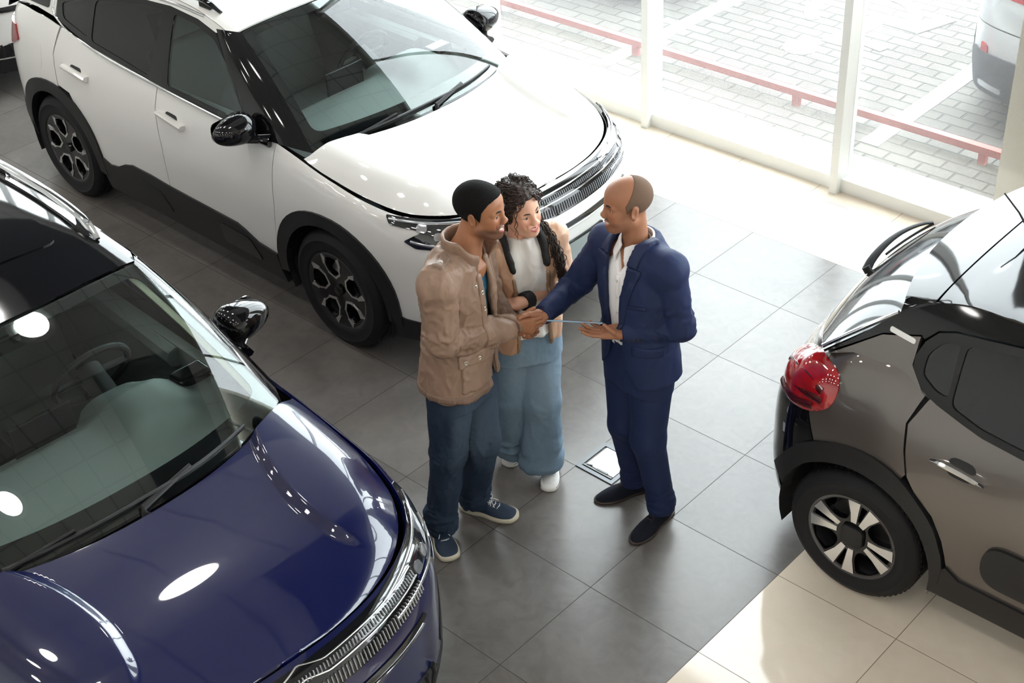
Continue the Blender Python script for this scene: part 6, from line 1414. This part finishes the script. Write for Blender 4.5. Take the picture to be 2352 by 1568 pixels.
    fld(T_, lambda P: np.maximum(np.linalg.norm(P[..., :2]-ncn, axis=-1)-.056, 1.32-P[..., 2]), 's', .008)
    P_(build_sdf('t_shirt', T_, mat('white_cotton', (.72, .69, .66), .8), root, 2, disp=lambda V: folds(V, 8, .009, (0, .3, 1), 2.5, 51)+folds(V, 20, .0030, (0, 0, 1), 2, 52)))
    Jn = SDF((-1.06, .14, .03), (-.48, .68, .98), .005)
    trunk(Jn, [(.76, -.735, .405, .172, .130), (.86, -.735, .408, .165, .125), (.95, -.735, .41, .142, .108)], F.y, .03)
    for h, k, a in ((HpR, KnR, AnR), (HpL, KnL, AnL)): Jn.cone(h, k, .103, .086, .03); Jn.cone(k, a+[.01, -.03, -.04], .086, 0.100 if a is AnL else .098, .03)
    fld(Jn, lambda P: 0.100-P[..., 2], 'i', .004)
    def td(V):
        r = folds(V, 7, .010, (0, 0, 1), 2.6, 61)*np.clip(1.2-V[:, 2], .25, 1)+folds(V, 22, .0012, None, 1, 62)
        r = r+np.clip((.45-V[:, 2])/.4, 0, 1)*folds(V*[1, 1, 1.3], 9, .012, None, 1, 63); return r
    hips = ((HpR, KnR), (HpL, KnL))
    def den(V):
        w = np.clip(.45+.5*np.exp(-((V[:, 2]-.62)/.2)**2)*smooth(((V[:, :2]-F.c)@F.f)/.1)+.15*vnoise(V*[14, 14, 6])+.06*vnoise(V*110), 0, 1)[:, None]; return np.array((.060, .105, .160))*(1-w)+np.array((.23, .315, .40))*w
    md = bpy.data.materials.get('denim') or tone_mat('denim', .8, .2)
    P_(build_sdf('jeans', Jn, md, root, 2, disp=td, col=den))
    MU = mat('white_canvas', (.72, .70, .69), .7); MSo = mat('white_rubber_sole', (.78, .76, .73), .5); MBk = mat('black_line', (.01, .01, .01), .6)
    for h_, t_ in (((-.925, .605), (-.858, .372)), ((-.705, .565), (-.573, .362))): P_(shoe(root, h_, t_, MU, MSo, lace=mat('canvas_lace', (.7, .69, .67), .8) if h_[0] < -.8 else bpy.data.materials['canvas_lace'], w=.043, sole=.030, h=.075, stripe=MBk))
woman()
# ---------------------------------------------------------------- floor service box under the suited man's step
MF1 = mat('floor_box_frame', (.10, .105, .11), .35, .7); MF2 = mat('floor_box_lid', (.82, .82, .82), .4)
fb = tag(empty('floor_box', (-.485, .715, 0)), 'square floor box with dark frame and white lid set in the tiles', 'floor box')
mb = MB()
for c, d in (((-.105, 0, .003), (.022, .232, .006)), ((.105, 0, .003), (.022, .232, .006)), ((0, -.105, .003), (.188, .022, .006)), ((0, .105, .003), (.188, .022, .006))): mb.box(c, d)
mb.build('frame', MF1, fb, smooth_=False)
mb = MB(); mb.box((.004, .010, .003), (.168, .160, .004)); mb.build('lid', MF2, fb, smooth_=False)
mb = MB(); mb.box((0, -.083, .004), (.180, .010, .008)); mb.box((.02, -.073, .006), (.07, .010, .009), rz=.03); mb.box((-.06, -.071, .006), (.03, .008, .01), rz=.3); mb.build('latch', M['black_gloss'] if 'black_gloss' in M else MF1, fb, smooth_=False)
